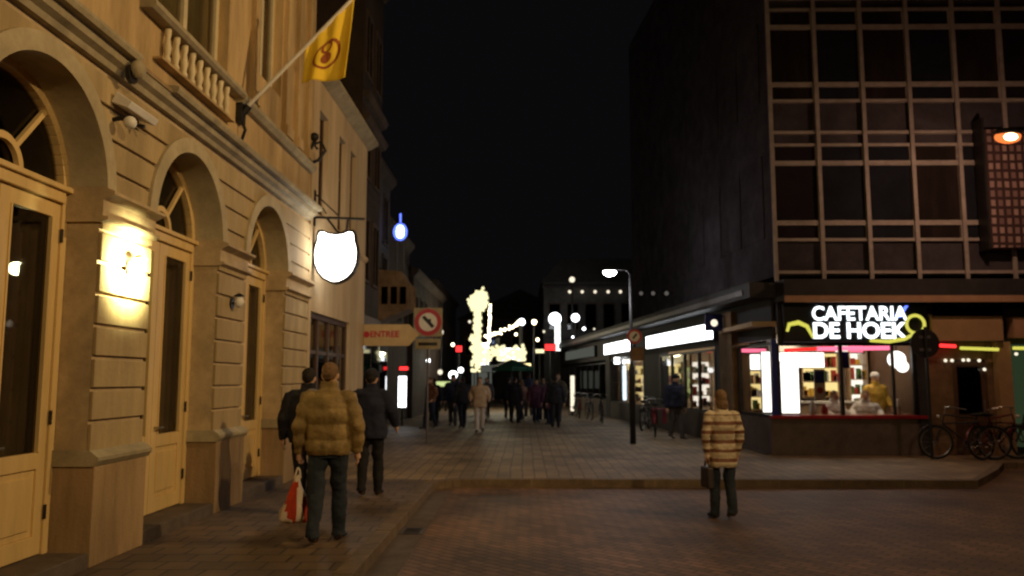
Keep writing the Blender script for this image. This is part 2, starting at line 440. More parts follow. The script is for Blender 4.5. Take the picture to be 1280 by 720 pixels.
# plinths and impost bands per pier
edges = [Y0] + [v for yc in bays for v in (yc - RAD, yc + RAD)] + [Y1]
for i in range(0, len(edges), 2):
    a, b = edges[i], edges[i + 1]
    p = MB(); p.box(BK, FX + 0.05, a - 0.004, b + 0.004, 0.12, 0.98)
    p.build('plinth', 'plinth', A, bevel=0.008)
    p = MB()
    p.prism([(BK, 0.982), (FX + 0.052, 0.982), (FX + 0.09, 1.03), (FX + 0.09, 1.06), (FX + 0.01, 1.12), (BK, 1.12)], 'y', a - 0.03, b + 0.03)
    p.build('dado_moulding', 'stone', A)
    # impost: lower fascia with bevelled underside, upper moulding with bevelled underside
    p = MB()
    p.prism([(BK + .01, 3.15), (FX + 0.012, 3.15), (FX + 0.06, 3.175), (FX + 0.06, 3.20), (FX + 0.012, 3.205), (FX + 0.012, 3.35), (FX + 0.11, 3.40), (FX + 0.11, 3.43), (FX + 0.01, 3.47), (BK + .01, 3.47)], 'y', a - 0.035, b + 0.035)
    p.build('impost_moulding', 'stone_band', A)
# stone steps in the doorways
for yc in bays:
    s_ = MB(); s_.box(-4.6, FX + 0.04, yc - RAD + .006, yc + RAD - .006, 0.1, 0.25)
    s_.build('door_step', 'step', A, bevel=0.01)
# main cornice, with a gap of the cap over the first pier
prof = [(FX - .1, 4.55), (FX + 0.03, 4.55), (FX + 0.05, 4.60), (FX + 0.11, 4.63), (FX + 0.13, 4.70)]
cap = [(FX - .1, 4.702), (FX + 0.20, 4.702), (FX + 0.22, 4.74), (FX + 0.22, 4.77), (FX - .1, 4.81)]
c = MB(); c.prism(prof + [(FX - .1, 4.70)], 'y', Y0, Y1 - .05); c.build('cornice', 'stone', A)
c = MB(); c.prism(cap, 'y', Y0, 7.35); c.prism(cap, 'y', 8.15, Y1 - .05); c.build('cornice_cap', 'stone', A)
c = MB(); c.box(FX - .1, FX + 0.145, 7.352, 8.148, 4.703, 4.745); c.build('cornice_patch', 'plinth', A)
# upper storey wall with window openings
up = MB()
wins = [(-0.4, 1.5, 5.56, 8.6), (2.4, 4.4, 5.56, 8.6), (5.25, 7.25, 5.56, 8.6), (8.1, 10.12, 5.56, 8.6), (11.25, 12.4, 6.15, 8.6)]
a = Y0; zt = 10.4
for (y0, y1, za, zb) in wins:
    up.box(BK, FX - .03, a, y0, 4.81, zt); up.box(BK, FX - .03, y0, y1, 4.81, za); up.box(BK, FX - .03, y0, y1, zb, zt); a = y1
up.box(BK, FX - .03, a, Y1, 4.81, zt)
up.build('upper_wall', 'stucco_up', A)
body = MB(); body.box(-12, -5.0, Y0, Y1, 0, zt); body.box(-5.0, BK - .002, Y0, Y0 + .25, 0, zt); body.box(-5.0, BK - .002, Y1 - .25, Y1, 0, zt)
body.box(-5.0, BK - .002, Y0 + .25, Y1 - .25, 4.6, 5.3); body.box(-5.0, BK - .002, Y0 + .25, Y1 - .25, zt - .2, zt)
body.build('building_body', 'dark_in', A)
c = MB(); c.prism([(BK, zt), (FX + .1, zt), (FX + .35, zt + .25), (FX + .35, zt + .4), (BK, zt + .5)], 'y', Y0, Y1 + .1); c.build('eaves_cornice', 'stone', A)
r_ = MB(); r_.prism([(FX + .1, zt + .5), (-8, zt + 2.6), (-12, zt + .5)], 'y', Y0, Y1); r_.build('roof', 'roof', A)
def wavy(mb, x, y0, y1, z0, z1, amp=0.03, per=0.16):
    n = int((y1 - y0) / 0.02); o = len(mb.v)
    for i in range(n + 1):
        y = y0 + (y1 - y0) * i / n; xx = x + amp * math.sin(y / per * 2 * math.pi + math.sin(y * 5))
        mb.v += [(xx, y, z0), (xx, y, z1)]
    for i in range(n): mb.f.append((o + 2 * i, o + 2 * i + 2, o + 2 * i + 3, o + 2 * i + 1))
for i, (y0, y1, za, zb) in enumerate(wins):
    f = MB(); x0, x1 = FX - .24, FX - .17
    f.box(x0, x1, y0, y0 + .09, za, zb); f.box(x0, x1, y1 - .09, y1, za, zb); f.box(x0, x1, y0 + .09, y1 - .09, za, za + .1); f.box(x0, x1, y0 + .09, y1 - .09, zb - .1, zb)
    ym = (y0 + y1) / 2
    f.box(x0 - .004, x1 + .004, ym - .05, ym + .05, za + .1, zb - .1)
    f.box(x0 + .006, x1 - .006, y0 + .09, y1 - .09, za + 1.7, za + 1.78)
    W = f.build('window', 'cream2', A)
    p = MB(); p.box(FX - .215, FX - .205, y0 + .08, y1 - .08, za + .08, zb - .08); p.build('pane', 'pane', W)
    cu = MB(); wavy(cu, FX - .28, y0 + .02, y1 - .02, za, zb, .03, .22); cu.build('curtain', 'curtain_g' if i < 4 else 'dark_in', W, smooth=True, fix=False)
    if i == 3:   # sill rail carried by a row of balusters
        s_ = MB(); s_.prism([(FX - .3, 5.43), (FX + .10, 5.43), (FX + .14, 5.46), (FX + .14, 5.51), (FX - .3, 5.55)], 'y', y0 - .38, y1 + .28)
        s_.build('balustrade_rail', 'stone', W)
        s_ = MB(); s_.box(FX - .1, FX + .075, y0 - .05, y1 + .05, 5.03, 5.055); s_.build('balustrade_base', 'stucco_up', W)
        for q in range(9):
            yy = y0 + .14 + q * .215
            if i > 1:
                b = MB(); b.tube([(FX + .035, yy, 5.06), (FX + .035, yy, 5.10), (FX + .035, yy, 5.13), (FX + .035, yy, 5.22), (FX + .035, yy, 5.32), (FX + .035, yy, 5.38), (FX + .035, yy, 5.432)],
                                 [.042, .042, .028, .045, .026, .038, .038], 8)
                b.build('baluster', 'cream2', W, smooth=True)
# string course and pilasters to the right of the balustrade
c = MB(); c.prism([(FX - .1, 5.40), (FX + .04, 5.40), (FX + .10, 5.46), (FX + .10, 5.52), (FX - .1, 5.55)], 'y', 10.45, 14.2); c.build('string_course', 'stone', A)
for yy, wd in ((11.02, .16), (12.62, .3), (13.25, .22), (13.95, .3)):
    c = MB(); c.box(FX - .1, FX + .05, yy - wd / 2, yy + wd / 2, 5.56, zt - .01); c.box(FX - .1, FX + .09, yy - wd / 2 - .03, yy + wd / 2 + .03, 5.56, 5.74)
    c.build('pilaster', 'stucco_up', A, bevel=0.01)
# wrought bracket at the corner of the string course
ir = MB(); ir.tube([(FX, 14.0, 5.5), (FX + .18, 14.0, 5.58), (FX + .3, 14.0, 5.75), (FX + .22, 14.0, 5.92), (FX + .1, 14.0, 5.86), (FX + .16, 14.0, 5.78)], .028, 6)
ir.ball((FX + .1, 14.0, 6.0), .08); ir.tube([(FX, 13.9, 5.62), (FX + .12, 14.0, 5.95)], .03, 6)
ir.build('iron_scroll', 'iron', A, smooth=True)

# double doors with fanlight, one per bay
DX = -4.15
def make_door():
    d = empty('arched_door', (0, 0, 0))
    f = MB()
    f.box(DX - .06, DX + .03, -RAD, -RAD + .085, .25, SPR); f.box(DX - .06, DX + .03, RAD - .085, RAD, .25, SPR)
    f.strip([(RAD * math.cos(R(a)), SPR + RAD * math.sin(R(a))) for a in range(0, 181, 6)], [((RAD - .085) * math.cos(R(a)), SPR + (RAD - .085) * math.sin(R(a))) for a in range(0, 181, 6)], 'x', DX - .06, DX + .03)
    f.box(DX - .07, DX + .05, -RAD + .085, RAD - .085, 3.30, 3.40)
    f.box(DX - .07, DX + .085, -RAD + .02, RAD - .02, 3.402, 3.45)
    f.build('door_frame', 'cream', d, bevel=0.006)
    fl = MB()
    fl.strip([(.27 * math.cos(R(a)), 3.44 + .27 * math.sin(R(a))) for a in range(0, 181, 12)], [(.21 * math.cos(R(a)), 3.44 + .21 * math.sin(R(a))) for a in range(0, 181, 12)], 'x', DX - .03, DX + .015)
    for a in (50, 130):
        ca, sa = math.cos(R(a)), math.sin(R(a)); n_ = (-sa * .022, ca * .022)
        p0 = (.265 * ca, 3.44 + .265 * sa); p1 = (.84 * ca, 3.40 + .85 * sa)
        fl.prism([(p0[0] + n_[0], p0[1] + n_[1]), (p1[0] + n_[0], p1[1] + n_[1]), (p1[0] - n_[0], p1[1] - n_[1]), (p0[0] - n_[0], p0[1] - n_[1])], 'x', DX - .026, DX + .012)
    flo = fl.build('fanlight', 'cream', d)
    pn = MB(); pn.prism([((RAD - .08) * math.cos(R(a)), SPR + (RAD - .08) * math.sin(R(a))) for a in range(0, 181, 6)], 'x', DX - .045, DX - .038); pn.build('pane', 'pane', flo)
    for sgn in (-1, 1):
        L = MB(); a, b = .006, RAD - .088
        def bx(y0, y1, z0, z1, x0=DX - .045, x1=DX + .008):
            L.box(x0, x1, min(sgn * y0, sgn * y1), max(sgn * y0, sgn * y1), z0, z1)
        bx(a, a + .135, .26, 3.295); bx(b - .115, b, .26, 3.295)
        bx(a + .135, b - .115, 3.16, 3.295); bx(a + .135, b - .115, .98, 1.12); bx(a + .135, b - .115, .26, .42)
        bx(a + .135, b - .115, .42, .98, DX - .04, DX - .012)
        bx(a + .185, b - .165, .48, .92, DX - .04, DX + .002)
        # bolection beads round the glass
        bx(a + .132, a + .152, 1.12, 3.16, DX - .02, DX + .022); bx(b - .132, b - .112, 1.12, 3.16, DX - .02, DX + .022)
        leaf = L.build('door_leaf', 'cream', d, bevel=0.005)
        G = MB(); G.box(DX - .03, DX - .022, min(sgn * (a + .13), sgn * (b - .11)), max(sgn * (a + .13), sgn * (b - .11)), 1.11, 3.17); G.build('pane', 'pane', leaf)
        H = MB()
        for hz in (.55, 1.35, 2.95): H.tube([(DX + .03, sgn * (b + .002), hz), (DX + .03, sgn * (b + .002), hz + .12)], .014, 6)
        H.build('hinge', 'iron', leaf)
        if sgn == 1:
            H = MB(); H.tube([(DX + .01, .07, 1.2), (DX + .07, .07, 1.2), (DX + .07, .17, 1.2)], .012, 6); H.build('handle', 'steel', leaf)
    cu = MB(); wavy(cu, DX - .22, -.9, -.35, .3, 3.3, .03, .14); wavy(cu, DX - .22, .3, .9, .3, 3.3, .03, .14); cu.build('curtain', 'curtain', d, smooth=True, fix=False)
    return d
door = make_door(); door.parent = A; door.location = (0, bays[0], 0)
for yc in bays[1:]:
    d = copy_tree(door, A); d.location = (0, yc, 0)

# wall lamps on the piers
def wall_lamp(y, z, lit, label):
    e = empty('wall_lamp', (FX, y, z), 0, label, 'lamp', 'wall lamps on the house piers')
    b = MB(); b.tube([(0, 0, 0), (.02, 0, 0)], .07, 14); b.tube([(.02, 0, .0), (.08, 0, -.01), (.10, 0, .02)], .014, 8); b.tube([(.10, 0, .09), (.10, 0, .11), (.10, 0, .13)], [.075, .05, .01], 12)
    b.build('bracket', 'cream2' if lit else 'iron', e)  # bracket of the lit lamp painted pale to imitate the glare on it
    s_ = MB(); s_.ball((.10, 0, .02), (.062, .062, .08), 14, 10); s_.build('lamp_globe', 'e_wall_lamp' if lit else 'white', e, smooth=True)
    if lit: lamp('wall_lamp_light', 'SPOT', (.34, 0, .0), 430, (1.0, .96, .50), e, .06, 128, (0, 0, 0))
    return e
wall_lamp(7.72, 2.80, True, 'lit wall lamp glowing white on the pier between the first two arched doors')
wall_lamp(10.5, 2.72, False, 'small unlit wall lamp on the pier beside the third arched door')

# floodlight and its dome camera below the cornice
e = empty('floodlight', (FX, 7.5, 4.3), 0, 'small pale floodlight fixed below the cornice above the lit wall lamp', 'floodlight')
b = MB(); b.prism([(.0, -.02), (.16, -.08), (.20, -.02), (.05, .08)], 'y', -.28, .28); b.build('housing', 'white', e, bevel=.008)
b = MB(); b.tube([(0, 0, 0), (.05, 0, .0)], .03, 8); b.tube([(0, .1, -.1), (.14, .1, -.14)], .02, 8); b.build('bracket', 'iron', e)
e = empty('dome_camera', (FX + .02, 7.28, 4.1), 0, 'small round dome camera under the floodlight on the house wall', 'camera')
b = MB(); b.ball((.14, 0, 0), .06); b.build('dome', 'white', e, smooth=True)
b = MB(); b.tube([(-.02, 0, .03), (.12, 0, .05)], .022, 8); b.build('arm', 'iron', e)
e = empty('bulkhead_lamp', (FX + .13, 7.3, 4.62), 0, 'small round grey lamp on the cornice over the first pier', 'lamp')
b = MB(); b.ball((.07, 0, 0), (.07, .08, .09)); b.build('lens', 'stone', e, smooth=True)
b = MB(); b.tube([(-.01, 0, -.05), (.03, 0, -.05)], .09, 14); b.build('base', 'iron', e)

# flag on its pole
e = empty('flag', (FX, 10.55, 5.3), 0, 'yellow flag with a round red-brown emblem hanging from a slanting pole', 'flag')
P0 = Vector((0.03, 0, 0)); P1 = Vector((1.53, -.02, 1.62))
b = MB(); b.tube([P0, P1], .026, 8); b.ball(tuple(P1), .045); b.build('pole', 'white', e)
b = MB(); b.box(-.02, .05, -.09, .09, -.16, .14); b.tube([(.0, 0, -.08), (.12, 0, .08)], .05, 8); b.tube([(.02, 0, -.1), (.08, .0, -.25), (.02, .05, -.38)], .022, 6); b.build('holder', 'iron', e)
TA = P0 + (P1 - P0) * .99; TB = P0 + (P1 - P0) * .555
BA = Vector((1.40, .06, .47)); BB = Vector((.80, .03, .42))
fl = MB(); N = 22; pts = []
def fpt(u, v):
    p = TB.lerp(TA, u).lerp(BB.lerp(BA, u), v)
    p.y += .045 * v * math.sin(u * 9 + v * 2.2) + .02 * math.sin(u * 17)
    return p
for i in range(N + 1):
    for j in range(N + 1): fl.v.append(tuple(fpt(i / N, j / N)))
for i in range(N):
    for j in range(N): q = i * (N + 1) + j; fl.f.append((q, q + 1, q + N + 2, q + N + 1))
fo = fl.build('flag_cloth', 'flag', e, smooth=True, fix=False)
so = fo.modifiers.new('s', 'SOLIDIFY'); so.thickness = .004
em = MB()
def emb(cu, cv, r0, r1, n=24):
    o = len(em.v)
    for i in range(n):
        t = 2 * math.pi * i / n
        for r in (r0, r1):
            p = fpt(cu + r * math.cos(t), cv + r * math.sin(t) * .80); em.v.append((p.x, p.y - .006, p.z))
    for i in range(n): j = (i + 1) % n; em.f.append((o + 2 * i, o + 2 * i + 1, o + 2 * j + 1, o + 2 * j))
emb(.50, .57, .24, .29); emb(.50, .62, .0, .11); emb(.50, .44, .07, .12)
em.build('emblem', 'flag_mark', e, fix=False)

# hanging shield sign (lit)
e = empty('hanging_sign', (FX, 14.5, 0), 0, 'glowing white shield-shaped sign hanging from an iron bracket on the house wall', 'sign')
b = MB(); b.tube([(-.04, 0, 4.66), (.92, 0, 4.62)], .024, 8); b.tube([(.0, 0, 5.1), (.45, 0, 4.68)], .014, 6); b.box(-.03, .02, -.05, .05, 4.5, 5.15)
b.tube([(.24, 0, 4.64), (.33, 0, 4.52), (.42, 0, 4.40), (.50, 0, 4.36), (.6, 0, 4.42), (.62, 0, 4.63)], .022, 6)
b.tube([(.02, 0, 4.8), (.16, 0, 4.82), (.22, 0, 4.72)], .016, 6); b.build('bracket', 'iron', e)
sh = [(-.29, .44), (-.22, .445), (-.13, .40), (0, .39), (.13, .40), (.22, .445), (.29, .44), (.32, .38), (.33, .27), (.36, .17), (.375, .05), (.36, -.12), (.30, -.27), (.20, -.38), (.08, -.44), (0, -.455)]
sh = sh + [(-x, z) for x, z in reversed(sh[8:15])] + [(-.32, .38)]
sc = 1.0
pl = MB(); pl.prism([(.42 + x * sc, 3.93 + z * sc) for x, z in sh], 'y', -.06, .06); pl.build('light_panel', 'e_shield', e)
rm = MB(); n = len(sh)
rm.strip([(.42 + x * 1.10, 3.93 + z * 1.09) for x, z in sh], [(.42 + x * 1.002, 3.93 + z * 1.002) for x, z in sh], 'y', -.075, .075, closed=True)
rm.build('rim', 'iron', e)
lamp('sign_light', 'POINT', (.42, -.3, 3.9), 14, (1, .93, .8), e, .35)
lamp('sign_light', 'POINT', (.42, .3, 3.9), 10, (1, .93, .8), e, .35)

# ------------------------------------------------------------------ second house (pale plaster)
B = empty('plaster_house', (0, 0, 0), 0, 'pale plaster house with three tall narrow windows above a dark shop window', 'house')
b = MB(); X0 = -4.2; bx0 = 14.3; bx1 = 19.3
tall = [(14.74, 15.42), (16.35, 16.98), (17.45, 18.05)]
z = 4.78
b.box(X0, FX, bx0, 14.46, .12, 2.95); b.box(X0, FX, 14.46, 17.7, .12, .95); b.box(X0, FX, 17.7, bx1, .12, 2.95); b.box(X0, FX, bx0, bx1, 2.95, z)
a = bx0
for (y0, y1) in tall: b.box(X0, FX, a, y0, z, 6.75); a = y1
b.box(X0, FX, a, bx1, z, 6.75); b.box(X0, FX, bx0, bx1, 6.75, 7.3)
b.build('wall', 'plasterB', B)
b = MB(); b.box(-11, -4.9, bx0, bx1, .0, 7.6); b.box(-4.9, X0 - .002, bx1 - .2, bx1, 0, 7.4); b.box(-4.9, X0 - .002, bx0, bx0 + .15, 0, 7.4); b.build('building_body', 'dark_in', B)
b = MB(); b.prism([(X0, 7.3), (FX + .02, 7.3), (FX + .1, 7.34), (FX + .24, 7.42), (FX + .24, 7.50), (X0, 7.6)], 'y', bx0 - .02, bx1 + .15); b.build('cornice', 'stone', B)
b = MB(); b.prism([(FX + .15, 7.6), (-7, 10.5), (-11, 7.6)], 'y', bx0, bx1); b.build('roof', 'roof', B)
b = MB(); b.prism([(X0, 4.5), (FX + .02, 4.5), (FX + .07, 4.55), (FX + .07, 4.62), (X0, 4.66)], 'y', 17.95, bx1); b.build('string_course', 'plasterB', B)
for (y0, y1) in tall:
    f = MB(); f.box(FX - .16, FX - .1, y0, y0 + .05, z, 6.75); f.box(FX - .16, FX - .1, y1 - .05, y1, z, 6.75); f.box(FX - .16, FX - .1, y0 + .05, y1 - .05, z, z + .06); f.box(FX - .16, FX - .1, y0 + .05, y1 - .05, 5.9, 5.96)
    W = f.build('window', 'wood_dark', B)
    p = MB(); p.box(FX - .14, FX - .13, y0 + .04, y1 - .04, z, 6.75); p.build('pane', 'pane_dark', W)
f = MB(); x0, x1 = FX - .14, FX - .06
f.box(x0, x1, 14.46, 14.56, .95, 2.95); f.box(x0, x1, 17.6, 17.7, .95, 2.95); f.box(x0, x1, 14.56, 17.6, 2.85, 2.95); f.box(x0, x1, 14.56, 17.6, .95, 1.05)
for yy in (15.25, 16.1, 16.9): f.box(x0, x1, yy - .05, yy + .05, 1.05, 2.85)
f.box(x0 + .01, x1 - .01, 14.56, 17.6, 2.2, 2.27)
W = f.build('shop_window', 'wood_dark', B)
p = MB(); p.box(FX - .11, FX - .1, 14.5, 17.66, 1.0, 2.9); p.build('pane', 'pane', W)
p = MB(); wavy(p, FX - .5, 14.5, 16.2, 1.0, 2.9, .03, .2); p.build('curtain', 'curtain', W, smooth=True, fix=False)

# yellow arrow board at the end of the house
e = empty('arrow_board', (FX - .12, 19.42, 2.78), 0, 'yellow arrow-shaped board with red lettering beside the round traffic sign', 'sign')
b = MB(); b.prism([(.0, .26), (1.18, .26), (1.42, .02), (1.18, -.25), (.0, -.25)], 'y', -.03, .03); b.build('board', 'yellow_board', e)
b = MB(); b.tube([(.05, .06, .2), (-.4, .06, .2)], .03, 8); b.tube([(.05, .06, -.2), (-.4, .06, -.2)], .03, 8); b.build('bracket', 'iron', e)
text('lettering', 'ENTREE', .20, 'red', e, (.60, -.036, .02), (R(90), 0, 0), bold=.006)
b = MB(); b.tube([(.17, -.031, .02), (.17, -.038, .02)], .075, 16); b.build('dot', 'red', e)
# ------------------------------------------------------------------ dark buildings further down the left side
def dark_house(name, y0, y1, x, h, m, label, winrows, corn=True, depth=8):
    e = empty(name, (x, y0, 0), 0, label, 'building')
    L = y1 - y0
    b = MB(); b.box(-depth, 0, 0, L, 0, h); b.build('wall', m, e)
    if corn:
        b = MB(); b.prism([(-.1, h - .3), (0.02, h - .3), (.22, h - .08), (.22, h + .05), (-.1, h + .1)], 'y', -.05, L + .05); b.build('cornice', 'dark_brick', e)
    b = MB(); b.prism([(0, h + .1), (-depth / 2, h + 2.2), (-depth, h + .1)], 'y', 0, L); b.build('roof', 'roof', e)
    n = max(2, int(L / 1.7))
    for zr in winrows:
        for i in range(n):
            yc = (i + .5) * L / n
            f = MB(); f.box(.0, .05, yc - .45, yc + .45, zr - .08, zr); f.box(0, .04, yc - .45, yc - .38, zr, zr + 1.5); f.box(0, .04, yc + .38, yc + .45, zr, zr + 1.5); f.box(0, .045, yc - .45, yc + .45, zr + 1.5, zr + 1.6)
            f.box(0.002, .03, yc - .025, yc + .025, zr, zr + 1.5)
            W = f.build('window', 'dark_brick', e)
            p = MB(); p.box(0.003, .012, yc - .38, yc + .38, zr, zr + 1.5); p.build('pane', 'pane_dark', W)
    return e
C = dark_house('brick_house', 19.32, 22.0, -3.95, 12.6, 'slatebrick', 'tall dark brick house beside the pale plaster house', (4.2, 6.8, 9.4))
b = MB(); b.box(0.0, .08, .1, 2.6, .3, 3.3); sf = b.build('shopfront', 'wood_dark', C)
b = MB(); b.box(.08, .10, .25, 1.2, .7, 2.6); b.box(.08, .10, 1.4, 2.45, .7, 2.6); b.build('pane', 'pane_dark', sf)
for zz in (8.6, 8.0):
    b = MB(); b.prism([(0, zz), (.12, zz + .04), (.2, zz + .18), (0, zz + .22)], 'y', -.02, 2.7); b.build('band', 'dark_brick', C)
D1 = dark_house('terrace_house', 22.02, 27.5, -4.6, 8.5, 'dark_grey', 'dark grey house behind the yellow arrow board', (4.2, 6.2))
b = MB(); b.box(.0, .06, .2, 5.2, .3, 3.0); sf = b.build('shopfront', 'dark_grey', D1)
b = MB(); b.box(.06, .07, .4, 2.6, .6, 2.6); b.box(.06, .07, 2.9, 5.0, .6, 2.6); b.build('pane', 'pane_dark', sf)
# brown stone oriel projecting from it
b = MB(); b.prism([(0, 3.55), (.5, 3.75), (.95, 3.95), (.95, 4.75), (.8, 4.95), (.7, 5.15), (0, 5.2)], 'y', 3.6, 4.9); ori = b.build('oriel', 'brown_stone', D1)
for yy in (3.75, 4.25, 4.75):
    b = MB(); b.tube([(.98, yy, 3.95), (.98, yy, 4.75)], [.05, .04], 8); b.build('colonnette', 'brown_stone', ori)
b = MB()
for q in range(3): b.box(.1 + q * .29, .3 + q * .29, 3.57, 3.598, 4.1, 4.65)
b.build('pane', 'pane_dark', ori)
D2 = dark_house('gabled_house', 27.52, 34.5, -4.9, 7.4, 'dark_brick', 'dark brown house past the blue lit sign', (4.0,))
D3 = dark_house('brick_house', 34.52, 47, -4.7, 6.4, 'slatebrick', 'low brick house behind the illuminated column', (3.8,))
D4 = dark_house('brick_house', 47.02, 62, -5.2, 7.4, 'dark_grey', 'grey house with a lit shop at the far end on the left side', (4.0,))
# end of the street
e = empty('far_building', (0, 66, 0), 0, 'dark building closing the far end of the street', 'building')
b = MB(); b.box(-5.2, 4.5, 0, 8, 0, 6.6); b.build('wall', 'dark_grey', e)
b = MB(); b.prism([(-5.4, 6.6), (-.3, 9), (4.7, 6.6)], 'y', -.2, 8); b.build('roof', 'roof', e)
for i in range(5):
    for zr in (3.6,):
        f = MB(); xc = -4.3 + i * 1.9; f.box(xc - .5, xc + .5, -.05, 0, zr, zr + .1); f.box(xc - .5, xc + .5, -.05, 0, zr + 1.5, zr + 1.6); f.box(xc - .5, xc - .42, -.05, 0, zr + .1, zr + 1.5); f.box(xc + .42, xc + .5, -.05, 0, zr + .1, zr + 1.5)
        W = f.build('window', 'brown_stone', e)
        p = MB(); p.box(xc - .42, xc + .42, -.02, -.01, zr + .1, zr + 1.5); p.build('pane', 'pane_dark', W)
# shopfronts glowing at the far end
b = MB(); b.box(-4.2, -2.6, -.05, -.02, 1.0, 2.4); b.build('lit_shop_window', 'e_dimgrey', e)

# blue lit sign on a bracket above the brown oriel
e = empty('blue_sign', (-4.6, 26.0, 6.3), 0, 'small blue and white lit oval sign high above the brown oriel', 'sign')
b = MB(); b.ball((.60, 0, .18), (.13, .06, .28), 14, 10); b.build('lit_core', 'e_blue_core', e, smooth=True)
b = MB(); b.torus((.60, 0, .18), .24, .05, 'y', 24, 6); o = b.build('rim', 'e_blue', e, smooth=True); o.scale = (.8, 1, 1); o.location = (.12, 0, 0)
b = MB(); b.tube([(.6, 0, .5), (.6, 0, .78)], .03, 6); b.build('tip_light', 'e_blue', e)
b = MB(); b.tube([(0, 0, -.1), (.6, 0, -.12)], .025, 6); b.tube([(.5, 0, -.15), (.5, 0, -1.15)], .025, 6); b.tube([(.72, 0, -.15), (.72, 0, -1.12)], .025, 6); b.build('bracket', 'pole', e)

# round traffic sign on a pole
def disc_front(e, z, r, board=True):
    if board:
        b = MB(); b.box(-r - .02, r + .02, -.004, .012, z - r - .02, z + r + .02); b.build('back_plate', 'stone', e)
    b = MB(); b.tube([(0, -.004, z), (0, -.018, z)], r, 32); s0 = b.build('sign_disc', 'red', e)
    b = MB(); b.tube([(0, -.0185, z), (0, -.022, z)], r * .68, 32); b.build('centre', 'white', s0)
    return s0
e = empty('traffic_sign', (-2.45, 20.8, .12), 0, 'round red-ringed traffic sign with a lower plate on a thin pole by the yellow board', 'traffic sign')
b = MB(); b.tube([(0, .03, 0), (0, .03, 3.5)], .03, 10); b.build('pole', 'pole', e)
s0 = disc_front(e, 3.07, .345)
b = MB(); b.prism([(-.16, 3.19), (-.09, 3.24), (.17, 2.97), (.10, 2.91)], 'y', -.0225, -.026); b.box(-.03, .08, -.0265, -.024, 3.05, 3.15); b.build('pictogram', 'iron', s0)
b = MB(); b.box(-.32, .32, -.02, .0, 2.38, 2.64); pl = b.build('lower_plate', 'stone', e, bevel=.004)
b = MB(); b.box(-.24, .24, -.0235, -.0205, 2.47, 2.55); b.build('plate_text', 'iron', pl)

# ------------------------------------------------------------------ right corner tower with the snack bar
T = empty('office_block', (0, 0, 0), 0, 'dark office block with bronze window grid above the corner snack bar', 'building')
KX = .0936
TX0 = 5.5
def wx(y): return TX0 - KX * (y - 17.8)
b = MB(); b.prism([(TX0, 17.86), (wx(31.5), 31.5), (22, 31.5), (22, 17.86)], 'z', 3.985, 15.0); tw_ = b.build('tower_wall', 'tower', T); tw_.data.materials.append(M['side_mirror'])
for p_ in tw_.data.polygons:
    if p_.normal.x < -.9: p_.material_index = 1
CW = 1.035
def pane_cell(fr, pn, x0, x1, z0, z1, thick=.055):
    y0, y1 = 17.77, 17.862
    fr.box(x0, x0 + thick, y0, y1, z0, z1); fr.box(x1 - thick, x1, y0, y1, z0, z1)
    fr.box(x0 + thick, x1 - thick, y0, y1, z0, z0 + thick * 1.2); fr.box(x0 + thick, x1 - thick, y0, y1, z1 - thick * 1.2, z1)
    pn.box(x0 + thick - .004, x1 - thick + .004, 17.82, 17.83, z0 + .03, z1 - .03)
ncol = 12
for fl_ in range(3):
    zb = 4.75 + fl_ * 3.15
    for i in range(ncol):
        x0 = TX0 + .02 + i * CW; x1 = x0 + CW - .02
        fr = MB(); pn = MB()
        pane_cell(fr, pn, x0, x1, zb, zb + .42); pane_cell(fr, pn, x0, x1, zb + .425, zb + 1.735, .03); pane_cell(fr, pn, x0, x1, zb + 1.74, zb + 2.20)
        W = fr.build('window', 'alu', T); pn.build('pane', random.choice(['blindglass', 'blindglass', 'blindglass_b', 'blindglass_c']), W)
for i in range(ncol + 1):
    b = MB(); x0 = TX0 + .01 + i * CW; b.box(x0 - .042, x0 + .042, 17.72, 17.768, 3.865, 14.9); b.build('mullion', 'alu', T)
b = MB()
for zz in (4.03, 7.17, 10.32, 13.4): b.box(TX0 + .05, TX0 + ncol * CW, 17.77, 17.862, zz, zz + .07)
b.build('floor_rail', 'alu', T)
for q in range(3):   # side windows facing the street, dark glass
    b = MB()
    for s_ in range(9):
        ya = 18.3 + s_ * 1.45; yb = ya + 1.35; zb = 4.9 + q * 3.15
        b.prism([(wx(ya) - .02, ya), (wx(yb) - .02, yb), (wx(yb) - .01, yb), (wx(ya) - .01, ya)], 'z', zb, zb + 1.9)
    b.build('side_glazing', 'side_mirror', T)
# red brick bay lit by the sodium lamp
b = MB(); b.box(10.02, 11.3, 17.45, 17.76, 4.55, 7.15); b.build('brick_bay', 'baybrick', T)
b = MB(); b.box(9.96, 10.015, 17.4, 17.76, 4.5, 7.4); b.build('bay_edge', 'iron', T)
# ground floor
b = MB(); b.box(TX0 + .02, 18, 17.3, 17.855, 3.52, 3.86); b.build('canopy', 'soffit', T)
b = MB(); b.box(TX0 + .02, 18, 17.26, 17.298, 3.36, 3.50); b.build('fascia_strip', 'fascia', T)
b = MB(); b.box(TX0 + .02, 18, 17.3, 18.3, 3.40, 3.518); b.box(TX0 + .02, 8.68, 17.8, 17.9, 2.52, 3.40)
b.box(10.24 + .2, 18, 17.8, 17.9, 2.5, 3.40)
b.build('shop_header', 'soffit', T)
b = MB(); b.box(5.3, 8.66, 17.78, 17.95, .12, .90); b.build('shop_base', 'base_grey', T)
b = MB(); b.box(5.3, 8.66, 17.72, 17.95, .902, .97); b.build('window_sill', 'redsill', T)
f = MB()
for xx in (5.50, 6.86, 8.42): f.box(xx - .035, xx + .035, 17.82, 17.9, .972, 2.52)
f.box(7.95, 8.0, 17.82, 17.9, .972, 2.52)
f.box(5.54, 8.39, 17.83, 17.89, 2.46, 2.52)
W = f.build('shop_window', 'iron', T)
